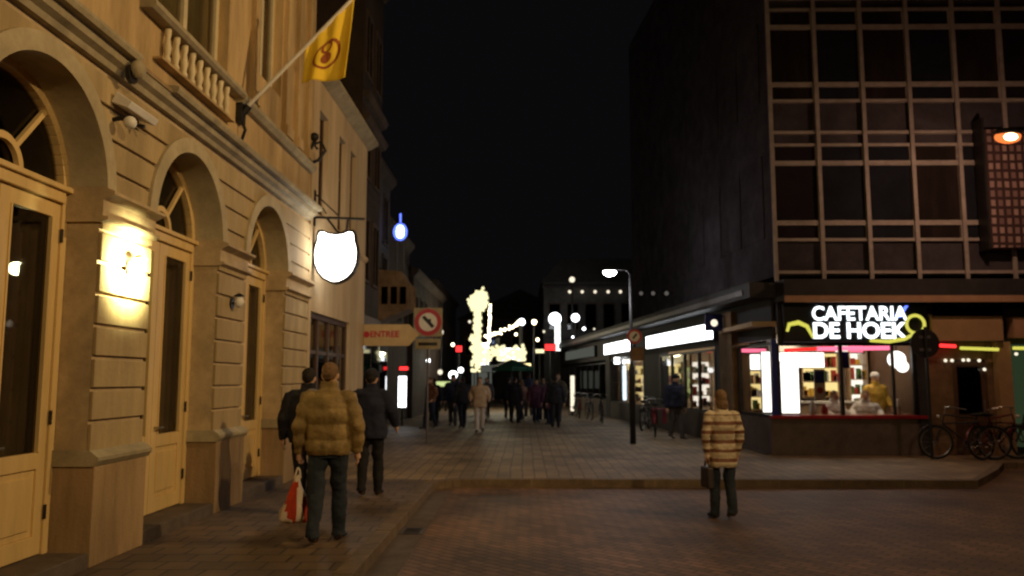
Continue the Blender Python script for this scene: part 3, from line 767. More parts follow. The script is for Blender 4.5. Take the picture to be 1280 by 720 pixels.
p = MB(); p.box(5.53, 8.4, 17.855, 17.86, .98, 2.47); p.build('pane', 'pane', W)
b = MB(); b.box(5.34, 5.46, 17.74, 17.86, .972, 2.6); b.build('corner_post', 'blue', T)
b = MB(); b.box(8.46, 8.70, 17.76, 17.9, .12, 2.52); b.build('pier', 'soffit', T)
# inside of the snack bar: walls, ceiling light, counter
b = MB(); b.box(5.6, 8.66, 21.0, 21.1, .12, 3.3); b.box(8.6, 8.7, 17.96, 21.0, .12, 3.3); b.build('back_wall', 'wood_dark', T)
b = MB(); b.box(5.2, 8.6, 17.96, 21.0, .119, .16); b.build('shop_floor', 'base_grey', T)
b = MB(); b.box(5.0, 8.6, 17.96, 21.0, 2.9, 3.0); b.build('shop_ceiling', 'shopwall', T)
b = MB(); b.box(6.4, 6.9, 18.3, 20.6, 2.86, 2.895); b.box(7.6, 8.1, 18.3, 20.6, 2.86, 2.895); b.build('ceiling_light', 'e_ceiling', T)
# the entrance part on the right
b = MB(); b.box(8.72, 10.22, 17.55, 17.8, 2.56, 3.08); b.build('shop_panel', 'beige_panel', T)
b = MB(); b.box(10.45, 12.6, 17.55, 17.8, 2.62, 3.06); b.build('shop_panel', 'fascia', T)
b = MB(); b.box(8.70, 9.24, 17.84, 17.95, .12, 2.55); b.box(9.24, 10.0, 17.84, 17.95, 2.16, 2.55); b.box(9.98, 10.12, 17.84, 17.95, .12, 2.55); b.build('brown_wall', 'brown_wall', T)
b = MB(); b.box(9.25, 9.97, 17.88, 17.93, .14, 2.15); dr = b.build('door', 'wood_dark', T)
b = MB(); b.box(9.36, 9.86, 17.868, 17.878, 1.0, 2.0); b.build('pane', 'pane_dark', dr)
b = MB(); b.tube([(9.90, 17.85, .95), (9.90, 17.85, 1.3)], .014, 6); b.build('handle', 'steel', dr)
b = MB(); b.box(10.13, 10.42, 17.66, 17.95, .12, 2.54); b.build('column', 'beige_panel', T)
b = MB(); b.box(10.44, 12.6, 17.9, 17.95, .3, 2.49); b.build('green_window', 'e_greenbox', T)
b = MB(); b.box(12.6, 18, 17.8, 17.95, .12, 3.3); b.build('brown_wall', 'brown_wall', T)
for (x0, x1, m_) in ((8.64, 9.22, 'e_red'), (9.32, 10.12, 'e_yellow'), (10.44, 12.5, 'e_yellow')):
    zc = 2.47 if m_ == 'e_red' else 2.40
    b = MB(); b.tube([(x0, 17.6, zc), (x1, 17.6, zc - .03)], .035, 8); b.build('neon_tube', m_, T)
for (x0, z0) in ((8.8, 2.33), (9.08, 2.14), (9.22, 2.14), (9.46, 2.15), (9.57, 2.15), (9.8, 2.14), (9.9, 1.95), (10.6, 2.28)):
    b = MB(); b.ball((x0, 17.78, z0), .035); b.build('bulb', 'e_warm_lo', T)
# shop sign: letters
e = empty('shop_sign', (7.1, 17.62, 2.93), 0, 'black board with big white lit letters and a yellow swoosh above the snack bar', 'sign')
b = MB(); b.box(-1.5, 1.56, .0, .16, -.40, .44); b.build('sign_board', 'sign_black', e)
text('lettering', 'CAFETARIA', .42, 'e_letters', e, (.10, -.03, .20), (R(90), 0, 0), bold=.010, width=.94)
text('lettering', 'DE HOEK', .47, 'e_letters', e, (.08, -.03, -.17), (R(90), 0, 0), bold=.014, width=1.0)
sw = MB(); sw.tube([(-1.45, -.02, -.17), (-1.40, -.02, -.02), (-1.2, -.02, .02), (-1.02, -.02, -.06), (-.9, -.02, -.3)], [.03, .045, .05, .045, .03], 8); sw.build('tail', 'e_yellow', e, smooth=True); sw = MB()
sw.tube([(.3, -.045, -.37), (.7, -.045, -.39), (1.05, -.045, -.33), (1.25, -.045, -.22)], [.03, .04, .04, .03], 8)
sw.build('swoosh', 'e_yellow', e, smooth=True); sw = MB(); sw.torus((1.29, -.03, -.02), .19, .035, 'y', 24, 8); sw.build('ring', 'e_yellow', e, smooth=True)
b = MB(); b.prism([(.86, .18), (1.10, .38), (1.16, .38), (.98, .12)], 'y', -.03, -.01); b.build('blue_flash', 'e_blue', e)

# things in the snack bar window
def lightbox(name, x0, x1, y, z0, z1, m_, label, grp=None, fr='iron'):
    e = empty(name, ((x0 + x1) / 2, y, z0), 0, label, 'light box', grp)
    h = z1 - z0; w_ = (x1 - x0) / 2
    b = MB(); b.box(-w_, w_, 0, .08, 0, h); b.build('case', fr, e)
    b = MB(); b.box(-w_ + .02, w_ - .02, -.012, -.002, .02, h - .02); b.build('lit_panel', m_, e)
    return e
lightbox('light_box', 5.58, 6.00, 17.99, .99, 2.12, 'e_white', 'tall white light box at the left edge of the snack bar window', 'light boxes in the snack bar')
lightbox('light_box', 5.60, 6.62, 18.12, 1.98, 2.34, 'e_white', 'wide white menu light box hanging in the snack bar window', 'light boxes in the snack bar')
e = empty('neon_strip', (7.0, 17.98, 2.40), 0, 'pink neon strip running along the top of the snack bar window', 'neon light')
b = MB(); b.tube([(-1.3, 0, -.03), (-.6, 0, 0.0)], .035, 8); b.build('red_end', 'e_red', e)
b = MB(); b.tube([(-.6, 0, 0.0), (1.05, 0, .02)], .045, 8); b.build('tube', 'e_pink', e)
e = empty('menu_board', (7.4, 20.5, 2.38), 0, 'lit menu board of five panels hanging over the snack bar counter', 'menu board')
b = MB(); b.box(-.75, 1.1, .02, .08, 0, .42); b.build('case', 'iron', e)
for q in range(5):
    b = MB(); b.box(-.72 + q * .36, -.39 + q * .36, 0, .015, .03, .39); b.build('menu_panel', ('e_shelf_w', 'e_shelf_y', 'goods_r', 'e_shelf_w', 'e_pink')[q], e)
for x0_, x1_, z0_, m_ in ((6.65, 7.0, 1.55, 'e_shelf_w'), (7.03, 7.30, 1.75, 'e_shelf_y')): pass
e = empty('poster', (6.45, 18.02, 1.30), 0, 'blue and white poster beside the tall white light box', 'poster')
b = MB(); b.box(-.12, .12, 0, .02, 0, .66); b.build('sheet', 'goods_w', e); b = MB(); b.box(-.10, .10, -.006, -.001, .36, .62); b.build('picture', 'blue', e); b = MB(); b.tube([(0, -.002, .2), (0, -.008, .2)], .07, 16); b.build('picture', 'goods_r', e)
e = empty('poster', (7.05, 18.02, 1.98), 0, 'purple and red banner hanging beside the middle mullion', 'poster')
b = MB(); b.box(-.10, .06, 0, .015, 0, .36); b.build('sheet', 'blue', e)
e = empty('fryer', (6.7, 20.35, .16), 0, 'steel fryer unit with an extractor hood at the back of the snack bar', 'fryer')
b = MB(); b.box(-.6, .6, 0, .55, 0, .95); b.build('cabinet', 'steel', e, bevel=.01); b = MB(); b.prism([(-.05, 2.2), (.5, 2.2), (.5, 2.7), (.25, 2.7)], 'x', -.65, .65); b.build('hood', 'steel', e)
for q in range(3): b = MB(); b.box(-.5 + q * .36, -.22 + q * .36, .08, .45, .952, 1.10); b.build('basket', 'iron', e)
e = empty('counter', (7.2, 19.9, .16), 0, 'low wooden counter inside the snack bar', 'counter')
b = MB(); b.box(-1.2, 1.3, 0, .6, 0, 1.0); b.build('cabinet', 'counter', e); b = MB(); b.box(-1.25, 1.35, -.05, .65, 1.002, 1.05); b.build('worktop', 'goods_w', e)
e = empty('globe_lamp', (8.22, 17.99, 2.0), 0, 'big white round lamp in the right end of the snack bar window', 'lamp')
b = MB(); b.ball((0, .2, .17), .19, 16, 10); b.ball((.12, .2, .02), .13, 16, 10); b.build('globe', 'e_white', e, smooth=True)
b = MB(); b.tube([(0, .2, .36), (0, .2, .88)], .012, 6); b.build('cord', 'iron', e)
def vase(x, y, z, m_, h, label):
    e = empty('jar', (x, y, z), 0, label, 'jar', 'jars on the snack bar sill')
    b = MB(); b.tube([(0, 0, 0), (0, 0, .05), (0, 0, h * .6), (0, 0, h * .8), (0, 0, h)], [.06, .08, .07, .035, .04], 12); b.build('body', m_, e, smooth=True)
    return e
b = MB(); b.box(5.55, 8.4, 17.952, 18.2, .90, .985); b.build('inner_sill', 'counter', T)
vase(6.3, 18.08, .985, 'goods_w', .3, 'white jar standing on the snack bar sill beside the tall light box')
vase(6.55, 18.08, .985, 'goods_r', .22, 'small red jar on the snack bar sill')
vase(8.15, 18.08, .985, 'goods_w', .34, 'white jar at the right end of the snack bar sill')

# ------------------------------------------------------------------ shop row along the street (local frame: x along wall, y towards street)
ROT = math.atan2(1, -KX)
S = empty('shop_row', (TX0, 17.8, 0), ROT, 'low row of lit shops under a black canopy along the right side of the street', 'shops')
def sb(name, m_, *a, parent=None, bevel=0):
    b = MB()
    for q in a: b.box(*q)
    return b.build(name, m_, parent or S, bevel=bevel)
LEN = 36
sb('canopy', 'soffit', (.1, LEN, -6, .55, 3.524, 3.855))
sb('canopy_edge', 'pole', (.5, LEN, .552, .575, 3.60, 3.72))
sb('header', 'soffit', (.3, LEN, -.1, 0, 2.62, 3.52))
sb('wall_back', 'shopwall', (.1, LEN, -3.6, -3.5, .12, 3.5))
# base walls, piers
sb('base_wall', 'base_grey', (.15, 2.3, -.1, .04, .12, .90), (4.2, 11.2, -.1, .04, .12, .84), (12.2, 18.2, -.1, .04, .12, .75), (19.2, LEN, -.1, .04, .12, .8))
sb('pier', 'brown_wall', (2.45, 3.35, -.3, .16, .12, 3.4))
sb('pier', 'soffit', (3.35, 4.2, -.3, .0, .12, 3.4)); sb('pier', 'soffit', (9.9, 12.2, -.3, .0, .12, 3.4)); sb('pier', 'soffit', (18.2, 19.2, -.3, .05, .12, 3.4))
def swin(s0, s1, z0, z1, n, m_='iron'):
    f = MB(); f.box(s0, s1, -.06, .02, z0, z0 + .06); f.box(s0, s1, -.06, .02, z1 - .06, z1)
    for i in range(n + 1):
        x = s0 + (s1 - s0) * i / n; f.box(x - .04, x + .04, -.062, .022, z0 + .06, z1 - .06)
    W = f.build('shop_window', m_, S)
    p = MB(); p.box(s0, s1, -.03, -.025, z0 + .03, z1 - .03); p.build('pane', 'pane', W); return W
swin(.2, 2.4, .9, 2.55, 1); swin(4.2, 9.9, .84, 2.55, 4); swin(12.2, 18.2, .75, 2.6, 3); swin(19.2, 26, .8, 2.5, 4)
swin(26, 34, .8, 2.5, 4)
sb('shop_floor', 'base_grey', (4.2, 19, -3.5, -.1, .119, .16)); sb('shop_ceiling', 'goods_w', (2.45, 19, -3.5, -.1, 2.95, 3.0))
sb('partition', 'shopwall', (3.4, 3.5, -3.5, -.31, .12, 2.95), (11.0, 11.1, -3.5, -.31, .12, 2.95), (18.5, 18.6, -3.5, -.31, .12, 2.95))
for a_ in ((5, 5.4), (6.8, 7.2), (8.6, 9.0), (13, 13.4), (15.2, 15.6), (17.0, 17.4)):
    sb('ceiling_light', 'e_ceiling_cool' if a_[0] > 8 and a_[0] < 14 else 'e_ceiling', (a_[0], a_[1], -3.2, -.6, 2.90, 2.94))
# light signs (things of their own)
def sideboard(s0, s1, z0, z1, m_, label, t=.10):
    e = empty('shop_sign', (0, 0, 0), 0, label, 'sign', 'lit sign boards of the shop row')
    e.location = Matrix.Rotation(ROT, 4, 'Z') @ Vector((s0, .03, 0)) + Vector((TX0, 17.8, 0)); e.rotation_euler = (0, 0, ROT)
    b = MB(); b.box(0, s1 - s0, 0, t, z0, z1); b.build('case', 'iron', e)
    b = MB(); b.box(.03, s1 - s0 - .03, t + .002, t + .02, z0 + .03, z1 - .03); b.build('lit_panel', m_, e)
    return e
sideboard(3.9, 11.2, 2.78, 3.25, 'e_white', 'long white lit sign board over the shop beside the brown pier')
sideboard(13.8, 19.0, 2.80, 3.30, 'e_white', 'shorter white lit sign board behind the street lamp pole')
sideboard(21.5, 31, 2.82, 3.35, 'e_dimgrey', 'dim grey sign board over the dark shop at the far end of the row')
def sidething(name, s, t, z0, label, cat, grp=None):
    e = empty(name, (0, 0, 0), 0, label, cat, grp)
    e.location = Matrix.Rotation(ROT, 4, 'Z') @ Vector((s, t, 0)) + Vector((TX0, 17.8, z0)); e.rotation_euler = (0, 0, ROT); return e

def glow(name, x, y, z, r, m_, label, cat, post=True, grp=None):
    e = empty(name, (x, y, .12), 0, label, cat, grp)
    b = MB(); b.ball((0, 0, z - .12), r, 14, 10); b.build('globe', m_, e, smooth=True)
    if post: b = MB(); b.tube([(0, .05, 0), (0, .05, z - .12)], .05, 8); b.build('post', 'pole_dark', e)
    return e
def facing_box(x0, x1, y, z0, z1, m_, label, fr='iron', pink=None):
    e = empty('light_box', ((x0 + x1) / 2, y, z0), 0, label, 'light box', 'light boxes in the shop windows'); w_ = (x1 - x0) / 2; h = z1 - z0
    b = MB(); b.box(-w_, w_, 0, .06, 0, h); b.build('case', fr, e)
    b = MB(); b.box(-w_ + .015, w_ - .015, -.012, -.002, .015, h - .015); b.build('lit_panel', m_, e)
    return e
facing_box(5.44, 5.72, 18.9, .98, 2.38, 'e_white', 'tall white light box just behind the blue corner post of the snack bar')
facing_box(5.30, 5.98, 20.3, 1.96, 2.36, 'e_white', 'wide white light box at the top of the side window of the snack bar')
facing_box(5.32, 5.96, 20.2, 2.38, 2.50, 'e_pink', 'thin pink light strip in the side window of the snack bar')
def WX(px, inn): Y = (7.166 + inn) / ((px - 655) / 1020 + KX); return (px - 655) / 1020 * Y, Y
def rack(px, inn, w, z0, levels, m_, label, h=.34):
    x, y = WX(px, inn)
    e = empty('display_rack', (x, y, .16), 0, label, 'shelf', 'display racks in the shop windows')
    H = z0 + levels * h
    b = MB(); b.box(-w / 2 - .03, -w / 2, -.14, .14, 0, H + .3 - .16 + .02); b.box(w / 2, w / 2 + .03, -.14, .14, 0, H + .3 - .16 + .02)
    for q in range(levels + 1): b.box(-w / 2, w / 2, -.14, .14, z0 - .16 + q * h, z0 - .135 + q * h)
    b.build('rack', 'counter', e)
    b = MB(); b.box(-w / 2, w / 2, .142, .16, z0 - .16, H - .16); b.build('lit_back', m_, e)
    rr = random.Random(int(px))
    for mi, mm in enumerate(['goods_r', 'goods_g', 'goods_y', 'goods_w']):
        b = MB()
        for q in range(levels):
            xx = -w / 2 + .02
            while xx < w / 2 - .08:
                ww = rr.uniform(.05, .11); hh = rr.uniform(.10, h - .07)
                if rr.random() < .25: b.box(xx, xx + ww, -.12, rr.uniform(-.04, .06), z0 - .133 + q * h, z0 - .133 + q * h + hh)
                xx += ww + .01
        if b.v: b.build('goods', mm, e)
    return e
def rack_at(x, y, w, z0, levels, m_, label, h=.34):
    global KX
    px = 655 + x / y * 1020; inn = y * (x / y + KX) - 7.166
    return rack(px, inn, w, z0, levels, m_, label, h)
rack_at(7.45, 20.75, .95, 1.30, 3, 'e_shelf_y', 'wall rack of jars and bottles behind the right side of the snack bar counter', .36)
rack_at(8.3, 20.6, .40, 1.0, 4, 'e_shelf_w', 'narrow drinks rack in the back right corner of the snack bar', .36)
rack(934, .35, .62, .98, 3, 'e_shelf_y', 'rack of bright yellow and green goods in the side window of the snack bar', .32)
rack(874, .55, .55, .9, 4, 'e_shelf_w', 'rack of goods in the shop window nearest the brown pier')
rack(860, .75, .45, 1.1, 3, 'e_shelf_g', 'narrow rack of greenish goods in the shop under the long sign')
rack(841, .55, .60, .9, 4, 'e_shelf_y', 'rack of yellow and red goods in the middle of the shop under the long sign')
rack(813, .45, .30, 1.1, 3, 'e_shelf_w', 'narrow pale rack just left of the thin post in the shop window')
rack(800, .45, .46, .9, 4, 'e_shelf_y', 'rack of yellowish goods beside the street lamp pole')
x_, y_ = WX(778, .5); facing_box(x_ - .15, x_ + .15, y_, .82, 2.35, 'e_blue_core', 'narrow bluish white light box in the shop window left of the lamp pole')
x_, y_ = WX(768, .4); facing_box(x_ - .06, x_ + .06, y_, .8, 2.3, 'e_shelf_g', 'thin greenish lit strip at the far end of the lit shop windows')
x_, y_ = WX(778, .3); facing_box(x_ - .45, x_ + .35, y_ - .6, 2.36, 2.66, 'e_white', 'small white light box hanging in the shop window left of the lamp pole')
x_, y_ = WX(829, .3); facing_box(x_ - .05, x_ + .05, y_, .85, 2.3, 'e_shelf_w', 'thin pale lit post in the shop window under the long sign')
x_, y_ = WX(820, .3); e = glow('globe_lamp', x_, y_, 2.30, .12, 'e_white', 'small round white lamp in the shop window under the long sign', 'lamp', post=False)
# small bracket lantern on the brown pier: blue cube sign
e = sidething('projecting_sign', 2.9, .16, 2.95, 'small dark blue square sign on the brown pier', 'sign')
b = MB(); b.box(-.03, .03, .06, .50, 0, .42); b.build('panel', 'blue', e); b = MB(); b.tube([(0, 0, .36), (0, .5, .44)], .015, 6); b.build('bracket', 'iron', e)
b = MB(); b.ball((-.035, .28, .2), (.02, .09, .09)); b.build('roundel', 'e_warm_lo', e)

# far building on the right with a row of bulbs
F = empty('corner_building', (1.27, 52, 0), 0, 'dim grey building with bulbs on its front where the right side of the street bends', 'building')
b = MB(); b.box(0, 12, 0, 10, 0, 7.9); b.build('wall', 'dark_grey', F)
b = MB(); b.prism([(-.2, 7.9), (1.2, 9.4), (10.5, 9.4), (12.2, 7.9)], 'y', -.2, 10); b.build('roof', 'roof', F)
b = MB(); b.box(-.1, 12, -.12, -.002, 7.55, 7.72); b.box(-.05, 12, -.15, -.002, 4.3, 4.45); b.build('band', 'tower', F)
for i in range(9):
    f = MB(); xc = .7 + i * 1.15; f.box(xc - .4, xc - .34, -.05, -.002, 4.9, 6.6); f.box(xc + .34, xc + .4, -.05, -.002, 4.9, 6.6); f.box(xc - .34, xc + .34, -.05, -.002, 6.5, 6.6); f.box(xc - .34, xc + .34, -.06, -.002, 4.8, 4.9)
    W = f.build('window', 'dark_brick', F); p = MB(); p.box(xc - .33, xc + .33, -.02, -.01, 4.9, 6.5); p.build('pane', 'pane_dark', W)
for i, xx in enumerate((1.65, 2.45, 3.27, 4.1, 4.88)):
    e = empty('facade_bulb_or_glint', (1.27 + xx, 51.8, 7.28), 0, ('leftmost', 'second', 'middle', 'fourth', 'last, rightmost')[i] + ' small bulb from the left in the bright row on the dim grey building', 'lamp', 'row of bulbs on the grey building')
    b = MB(); b.ball((0, 0, 0), .10, 10, 8); b.build('bulb', 'e_warm_lo', e); b = MB(); b.tube([(0, 0, .0), (0, .2, .06)], .03, 6); b.build('arm', 'iron', e)
for i, yy in enumerate((25.9, 27.6, 29.3)):  # added dots: each bulb and arm stands in for a reflected light
    px = wx(yy)
    e = empty('facade_bulb_or_glint', (px - .2, yy, 1.74 + 107 / 1020 * yy), 0, 'faint added reflection glint on the side wall of the office block, ' + ('nearest the viewer', 'in the middle', 'farthest back')[i], 'lamp', 'faint reflection glints on the office block side')
    b = MB(); b.ball((0, 0, 0), .07, 10, 8); b.build('bulb', 'e_dim_lo', e); b = MB(); b.tube([(0, 0, 0), (.2, 0, .02)], .02, 6); b.build('arm', 'iron', e)

# lit things deep in the street
glow('globe_lamp', 1.86, 49, 5.35, .38, 'e_white', 'large white globe lamp glowing beside the bend of the street', 'lamp')
b = empty('light_column', (2.0, 48.6, .12), 0, 'tall thin white lit column below the large globe lamp', 'light')
m_ = MB(); m_.box(-.16, .16, 0, .2, 3.3, 5.0); m_.build('lit_tube', 'e_white_soft', b); m_ = MB(); m_.tube([(0, .1, 0), (0, .1, 3.3)], .05, 8); m_.build('post', 'pole_dark', b)
glow('street_light', 3.0, 47.5, 5.3, .24, 'e_white', 'white street light right of the large globe lamp', 'lamp')
glow('street_light', 2.85, 48, 7.6, .17, 'e_warm_lo', 'pale street light high above the row of bulbs', 'lamp')
glow('street_light', -.13, 46, 4.95, .20, 'e_white', 'white street light between the illuminated column and the globe lamp', 'lamp')
def board(name, x, y, z0, w_, h_, m_, label, grp='lit signs at the far end of the street', cat='sign', post=True):
    e = empty(name, (x, y, .12), 0, label, cat, grp)
    b = MB(); b.box(-w_ / 2, w_ / 2, 0, .12, z0, z0 + h_); b.build('case', 'iron', e)
    b = MB(); b.box(-w_ / 2 + .02, w_ / 2 - .02, -.012, -.002, z0 + .02, z0 + h_ - .02); b.build('lit_panel', m_, e)
    if post: b = MB(); b.tube([(0, .06, 0), (0, .06, z0)], .04, 6); b.build('post', 'pole_dark', e)
    return e
board('lit_sign', 1.42, 44, 3.15, .62, .36, 'e_red', 'red lit sign under the large globe lamp')
board('lit_sign', .85, 44, 3.0, .5, .24, 'e_warm_hi', 'yellowish lit sign next to the red one under the globe lamp')
board('lit_sign', -4.3, 29.0, .62, .32, 1.12, 'e_white', 'upright narrow white lit sign beside the traffic sign pole')
board('lit_sign', -4.25, 28.9, 1.92, .34, .16, 'e_red', 'small red lit sign above the upright white sign', post=False)
board('lit_sign', -3.35, 42, 3.0, .34, .34, 'e_red', 'small red lit sign left of the illuminated column')
for (x, y, z, r, mm, lb) in ((-4.3, 42, 4.15, .15, 'e_warm_lo', 'pale round light left of the illuminated column'), (-3.55, 41, 1.95, .22, 'e_white', 'white round light low on the left of the crowd'),
                         (-3.2, 41.5, 2.2, .14, 'e_white', 'small white round light just above the crowd'), (-4.3, 42, 2.1, .13, 'e_warm_lo', 'small pale light beside the traffic sign pole'),
                         (-4.0, 42, 1.45, .14, 'e_pink', 'pinkish light low beside the traffic sign pole'), (.55, 44, 4.8, .14, 'e_warm', 'warm small light left of the large globe lamp'),
                         (-5.4, 40, 3.9, .12, 'e_warm_lo', 'small light by the yellow arrow board tip')):
    glow('round_light', x, y, z, r, mm, lb, 'lamp', grp='round lights at the far end of the street')

# illuminated festive column and garlands
e = empty('illuminated_column', (-2.5, 44, .12), 0, 'tall illuminated festive column with a bulbous glowing top', 'decoration')
def bulbs(mb, path, n, r, jit, rr):
    path = [Vector(p) for p in path]
    for i in range(n):
        t = i / (n - 1) * (len(path) - 1); k0 = min(int(t), len(path) - 2); p = path[k0].lerp(path[k0 + 1], t - k0)
        p = p + Vector((rr.uniform(-jit, jit), rr.uniform(-jit, jit), rr.uniform(-jit, jit))); mb.ball(tuple(p), rr.uniform(r * .7, r * 1.15), 8, 5)
rr = random.Random(3)
b = MB(); bulbs(b, [(0, 0, 2.8), (0, 0, 5.2)], 80, .085, .20, rr); bulbs(b, [(-.42, 0, 5.5), (-.2, 0, 6.1), (.1, 0, 6.35), (.4, 0, 6.1), (.35, 0, 5.6), (0, 0, 5.3), (0, 0, 6.2)], 85, .10, .20, rr); b.build('bulbs', 'e_warm_hi', e)
b = MB(); b.tube([(0, .12, 2.7), (0, .12, 5.3), (-.02, .12, 5.6), (-.02, .12, 6.1), (-.02, .12, 6.3)], [.16, .17, .34, .36, .15], 12); b.build('lit_core', 'e_warm_hi', e)
b = MB(); b.tube([(0, .25, 0), (0, .25, 6.1)], .06, 8); b.tube([(0, .25, 5.3), (-.45, .25, 5.6), (-.2, .25, 6.2), (.3, .25, 6.2), (.4, .25, 5.7), (0, .25, 5.3)], .03, 6); b.build('frame', 'pole_dark', e)
e = empty('light_garland', (-1.9, 44.3, .12), 0, 'thin upright garland of bulbs right of the illuminated column', 'decoration')
b = MB(); bulbs(b, [(0, 0, 3.6), (0.05, 0, 5.6)], 44, .06, .04, rr); b.build('bulbs', 'e_warm', e); b = MB(); b.tube([(0, .1, 0), (.05, .1, 5.6)], .035, 6); b.build('post', 'pole_dark', e)
e = empty('light_garland', (-1.8, 43.5, .12), 0, 'dense swag of warm bulbs hanging low over the crowd', 'decoration')
b = MB(); bulbs(b, [(-.85, 0, 3.9), (-.7, 0, 3.0), (-.75, 0, 2.2)], 80, .10, .24, rr); b.build('bulb_string', 'e_warm_hi', e); b = MB(); bulbs(b, [(-.8, 0, 3.4), (-.2, 0, 2.7), (.5, 0, 3.2), (1.0, 0, 2.7), (1.7, 0, 3.2), (1.5, 0, 2.7)], 130, .11, .28, rr); b.build('bulb_string', 'e_warm_hi', e); b = MB(); bulbs(b, [(-.2, 0, 3.8), (.6, 0, 4.2), (1.5, 0, 4.6)], 26, .07, .12, rr);
b.build('bulb_string', 'e_warm', e)
b = MB(); b.tube([(-.85, .3, 0), (-.85, .3, 3.8)], .04, 6); b.tube([(1.6, .3, 0), (1.6, .3, 4.6)], .04, 6); b.tube([(-.85, .3, 3.5), (.3, .3, 3.0), (1.6, .3, 3.2)], .02, 5); b.build('frame', 'pole_dark', e)
lamp('garland_light', 'POINT', (-1.5, 42.2, 3.4), 260, (1.0, .88, .6), None, .5)
# white awning light below
board('lit_sign', -1.75, 40, 1.95, .75, .38, 'e_dimgrey', 'dull grey board under the dense swag of bulbs')
# green market parasols
def parasol(x, y, r, h, label):
    e = empty('parasol', (x, y, .12), 0, label, 'parasol')
    b = MB(); o = []; n = 8; b.v = [(0, 0, h)] + [(r * math.cos(2 * math.pi * i / n), r * math.sin(2 * math.pi * i / n), h - r * .38) for i in range(n)] + [(r * math.cos(2 * math.pi * i / n), r * math.sin(2 * math.pi * i / n), h - r * .38 - .2) for i in range(n)]
    b.f = [(0, 1 + i, 1 + (i + 1) % n) for i in range(n)] + [(1 + i, 1 + n + i, 1 + n + (i + 1) % n, 1 + (i + 1) % n) for i in range(n)]
    c = b.build('canopy', 'green', e); c.modifiers.new('s', 'SOLIDIFY').thickness = .01
    b = MB(); b.tube([(0, 0, 0), (0, 0, h)], .03, 8); b.build('pole', 'pole', e)
parasol(-.55, 38, .95, 2.55, 'green parasol over the crowd below the garland')
board('lit_sign', -2.22, 44.6, 2.35, .62, 1.25, 'e_white', 'tall white lit shop front behind the dense swag of bulbs', post=False)
board('lit_sign', -.75, 44.8, 2.60, 1.35, .72, 'e_white', 'wide white lit shop front to the right of the tall one behind the bulbs', post=False)
board('lit_sign', .15, 44.9, 2.1, .5, .4, 'e_shelf_y', 'small yellowish lit window below the white street light', post=False)
board('lit_sign', -3.9, 40, 1.25, .8, .28, 'e_shelf_g', 'low greenish lit shop window left of the crowd', post=False)
for i_, (x, y, z, r_, mm, lb) in enumerate(((-3.75, 43, 3.55, .09, 'e_warm', 'tiny warm light above the small red sign'), (-3.0, 45, 4.9, .08, 'e_warm_lo', 'tiny pale light just left of the illuminated column'),
        (-4.45, 38, 2.6, .10, 'e_white', 'small white light under the arrow board tip'), (-4.1, 36, 1.75, .07, 'e_warm_lo', 'tiny pale light between the upright sign and the traffic sign pole'),
        (-3.75, 36.5, 1.35, .06, 'e_red', 'tiny red light low beside the traffic sign pole'), (.75, 45, 3.9, .09, 'e_warm', 'small warm light above the yellowish sign'),
        (1.1, 45, 4.35, .07, 'e_warm_lo', 'tiny light left of the white column under the globe'), (2.75, 46, 4.1, .06, 'e_white', 'tiny white light right of the white column'),
        (3.6, 49, 4.75, .10, 'e_white', 'small white light low on the grey building'), (4.3, 50, 4.8, .06, 'e_warm_lo', 'tiny pale light on the grey building near the lamp pole'),
        (-.45, 46, 4.25, .08, 'e_warm', 'tiny warm light left of the white street light'))):
    glow('round_light', x, y, z, r_, mm, lb, 'lamp', post=False, grp='round lights at the far end of the street')
# lit doorway strip
board('lit_sign', 2.15, 36.5, .2, .22, 1.6, 'e_warm_lo', 'narrow warm lit doorway strip beside the dark shops')

# ------------------------------------------------------------------ street lamps
e = empty('street_lamp', (2.74, 20.88, .12), 0, 'thin street lamp with a cool white head, carrying round and square signs', 'street lamp')
b = MB(); b.tube([(0, 0, 0), (0, 0, 1.9), (0, 0, 2.0), (0, 0, 4.3)], [.075, .075, .045, .04], 12); b.build('pole', 'pole_dark', e, smooth=True)
b = MB(); b.tube([(0, 0, 4.28), (-.12, 0, 4.42), (-.40, 0, 4.42)], .018, 8); b.build('arm', 'pole_dark', e)
b = MB(); b.ball((-.53, 0, 4.43), (.20, .12, .08), 16, 10); b.build('lamp_hood', 'pole_dark', e, smooth=True)
b = MB(); b.ball((-.53, 0, 4.36), (.17, .11, .10), 16, 10); b.build('lamp_glass', 'e_lampwhite', e, smooth=True)
lamp('lamp_light', 'POINT', (-.53, 0, 4.1), 75, (.93, .90, .88), e, .1)
s0 = disc_front(e, 2.70, .19, False); s0.location = (.07, -.05, 0)
b = MB(); b.prism([(-.06, 2.66), (-.02, 2.63), (.08, 2.75), (.04, 2.79)], 'y', -.023, -.027); b.build('pictogram', 'iron', s0)
b = MB(); b.box(-.03, .30, -.10, -.07, 2.08, 2.42); b.build('square_plate', 'brown_stone', e)

e = empty('street_lamp', (10.2, 15.0, .0), 0, 'tall street lamp glowing orange in front of the red brick bay', 'street lamp')
b = MB(); b.tube([(0, 0, 0), (0, 0, 6.2), (-.1, 0, 6.4), (-.9, 0, 6.36)], [.07, .045, .035, .03], 10); b.build('pole', 'pole', e, smooth=True)
b = MB(); b.ball((-1.14, 0, 6.33), (.28, .13, .08), 14, 8); b.build('lamp_hood', 'pole', e, smooth=True)
b = MB(); b.ball((-1.14, 0, 6.25), (.25, .12, .13), 14, 8); b.build('lamp_glass', 'e_sodium', e, smooth=True)
b = MB(); b.ball((-1.14, -.06, 6.23), (.15, .08, .08), 14, 8); b.build('lamp_bulb', 'e_sodium_core', e, smooth=True)
lamp('lamp_light', 'POINT', (-1.14, -.02, 6.08), 210, (1.0, .56, .36), e, .1)

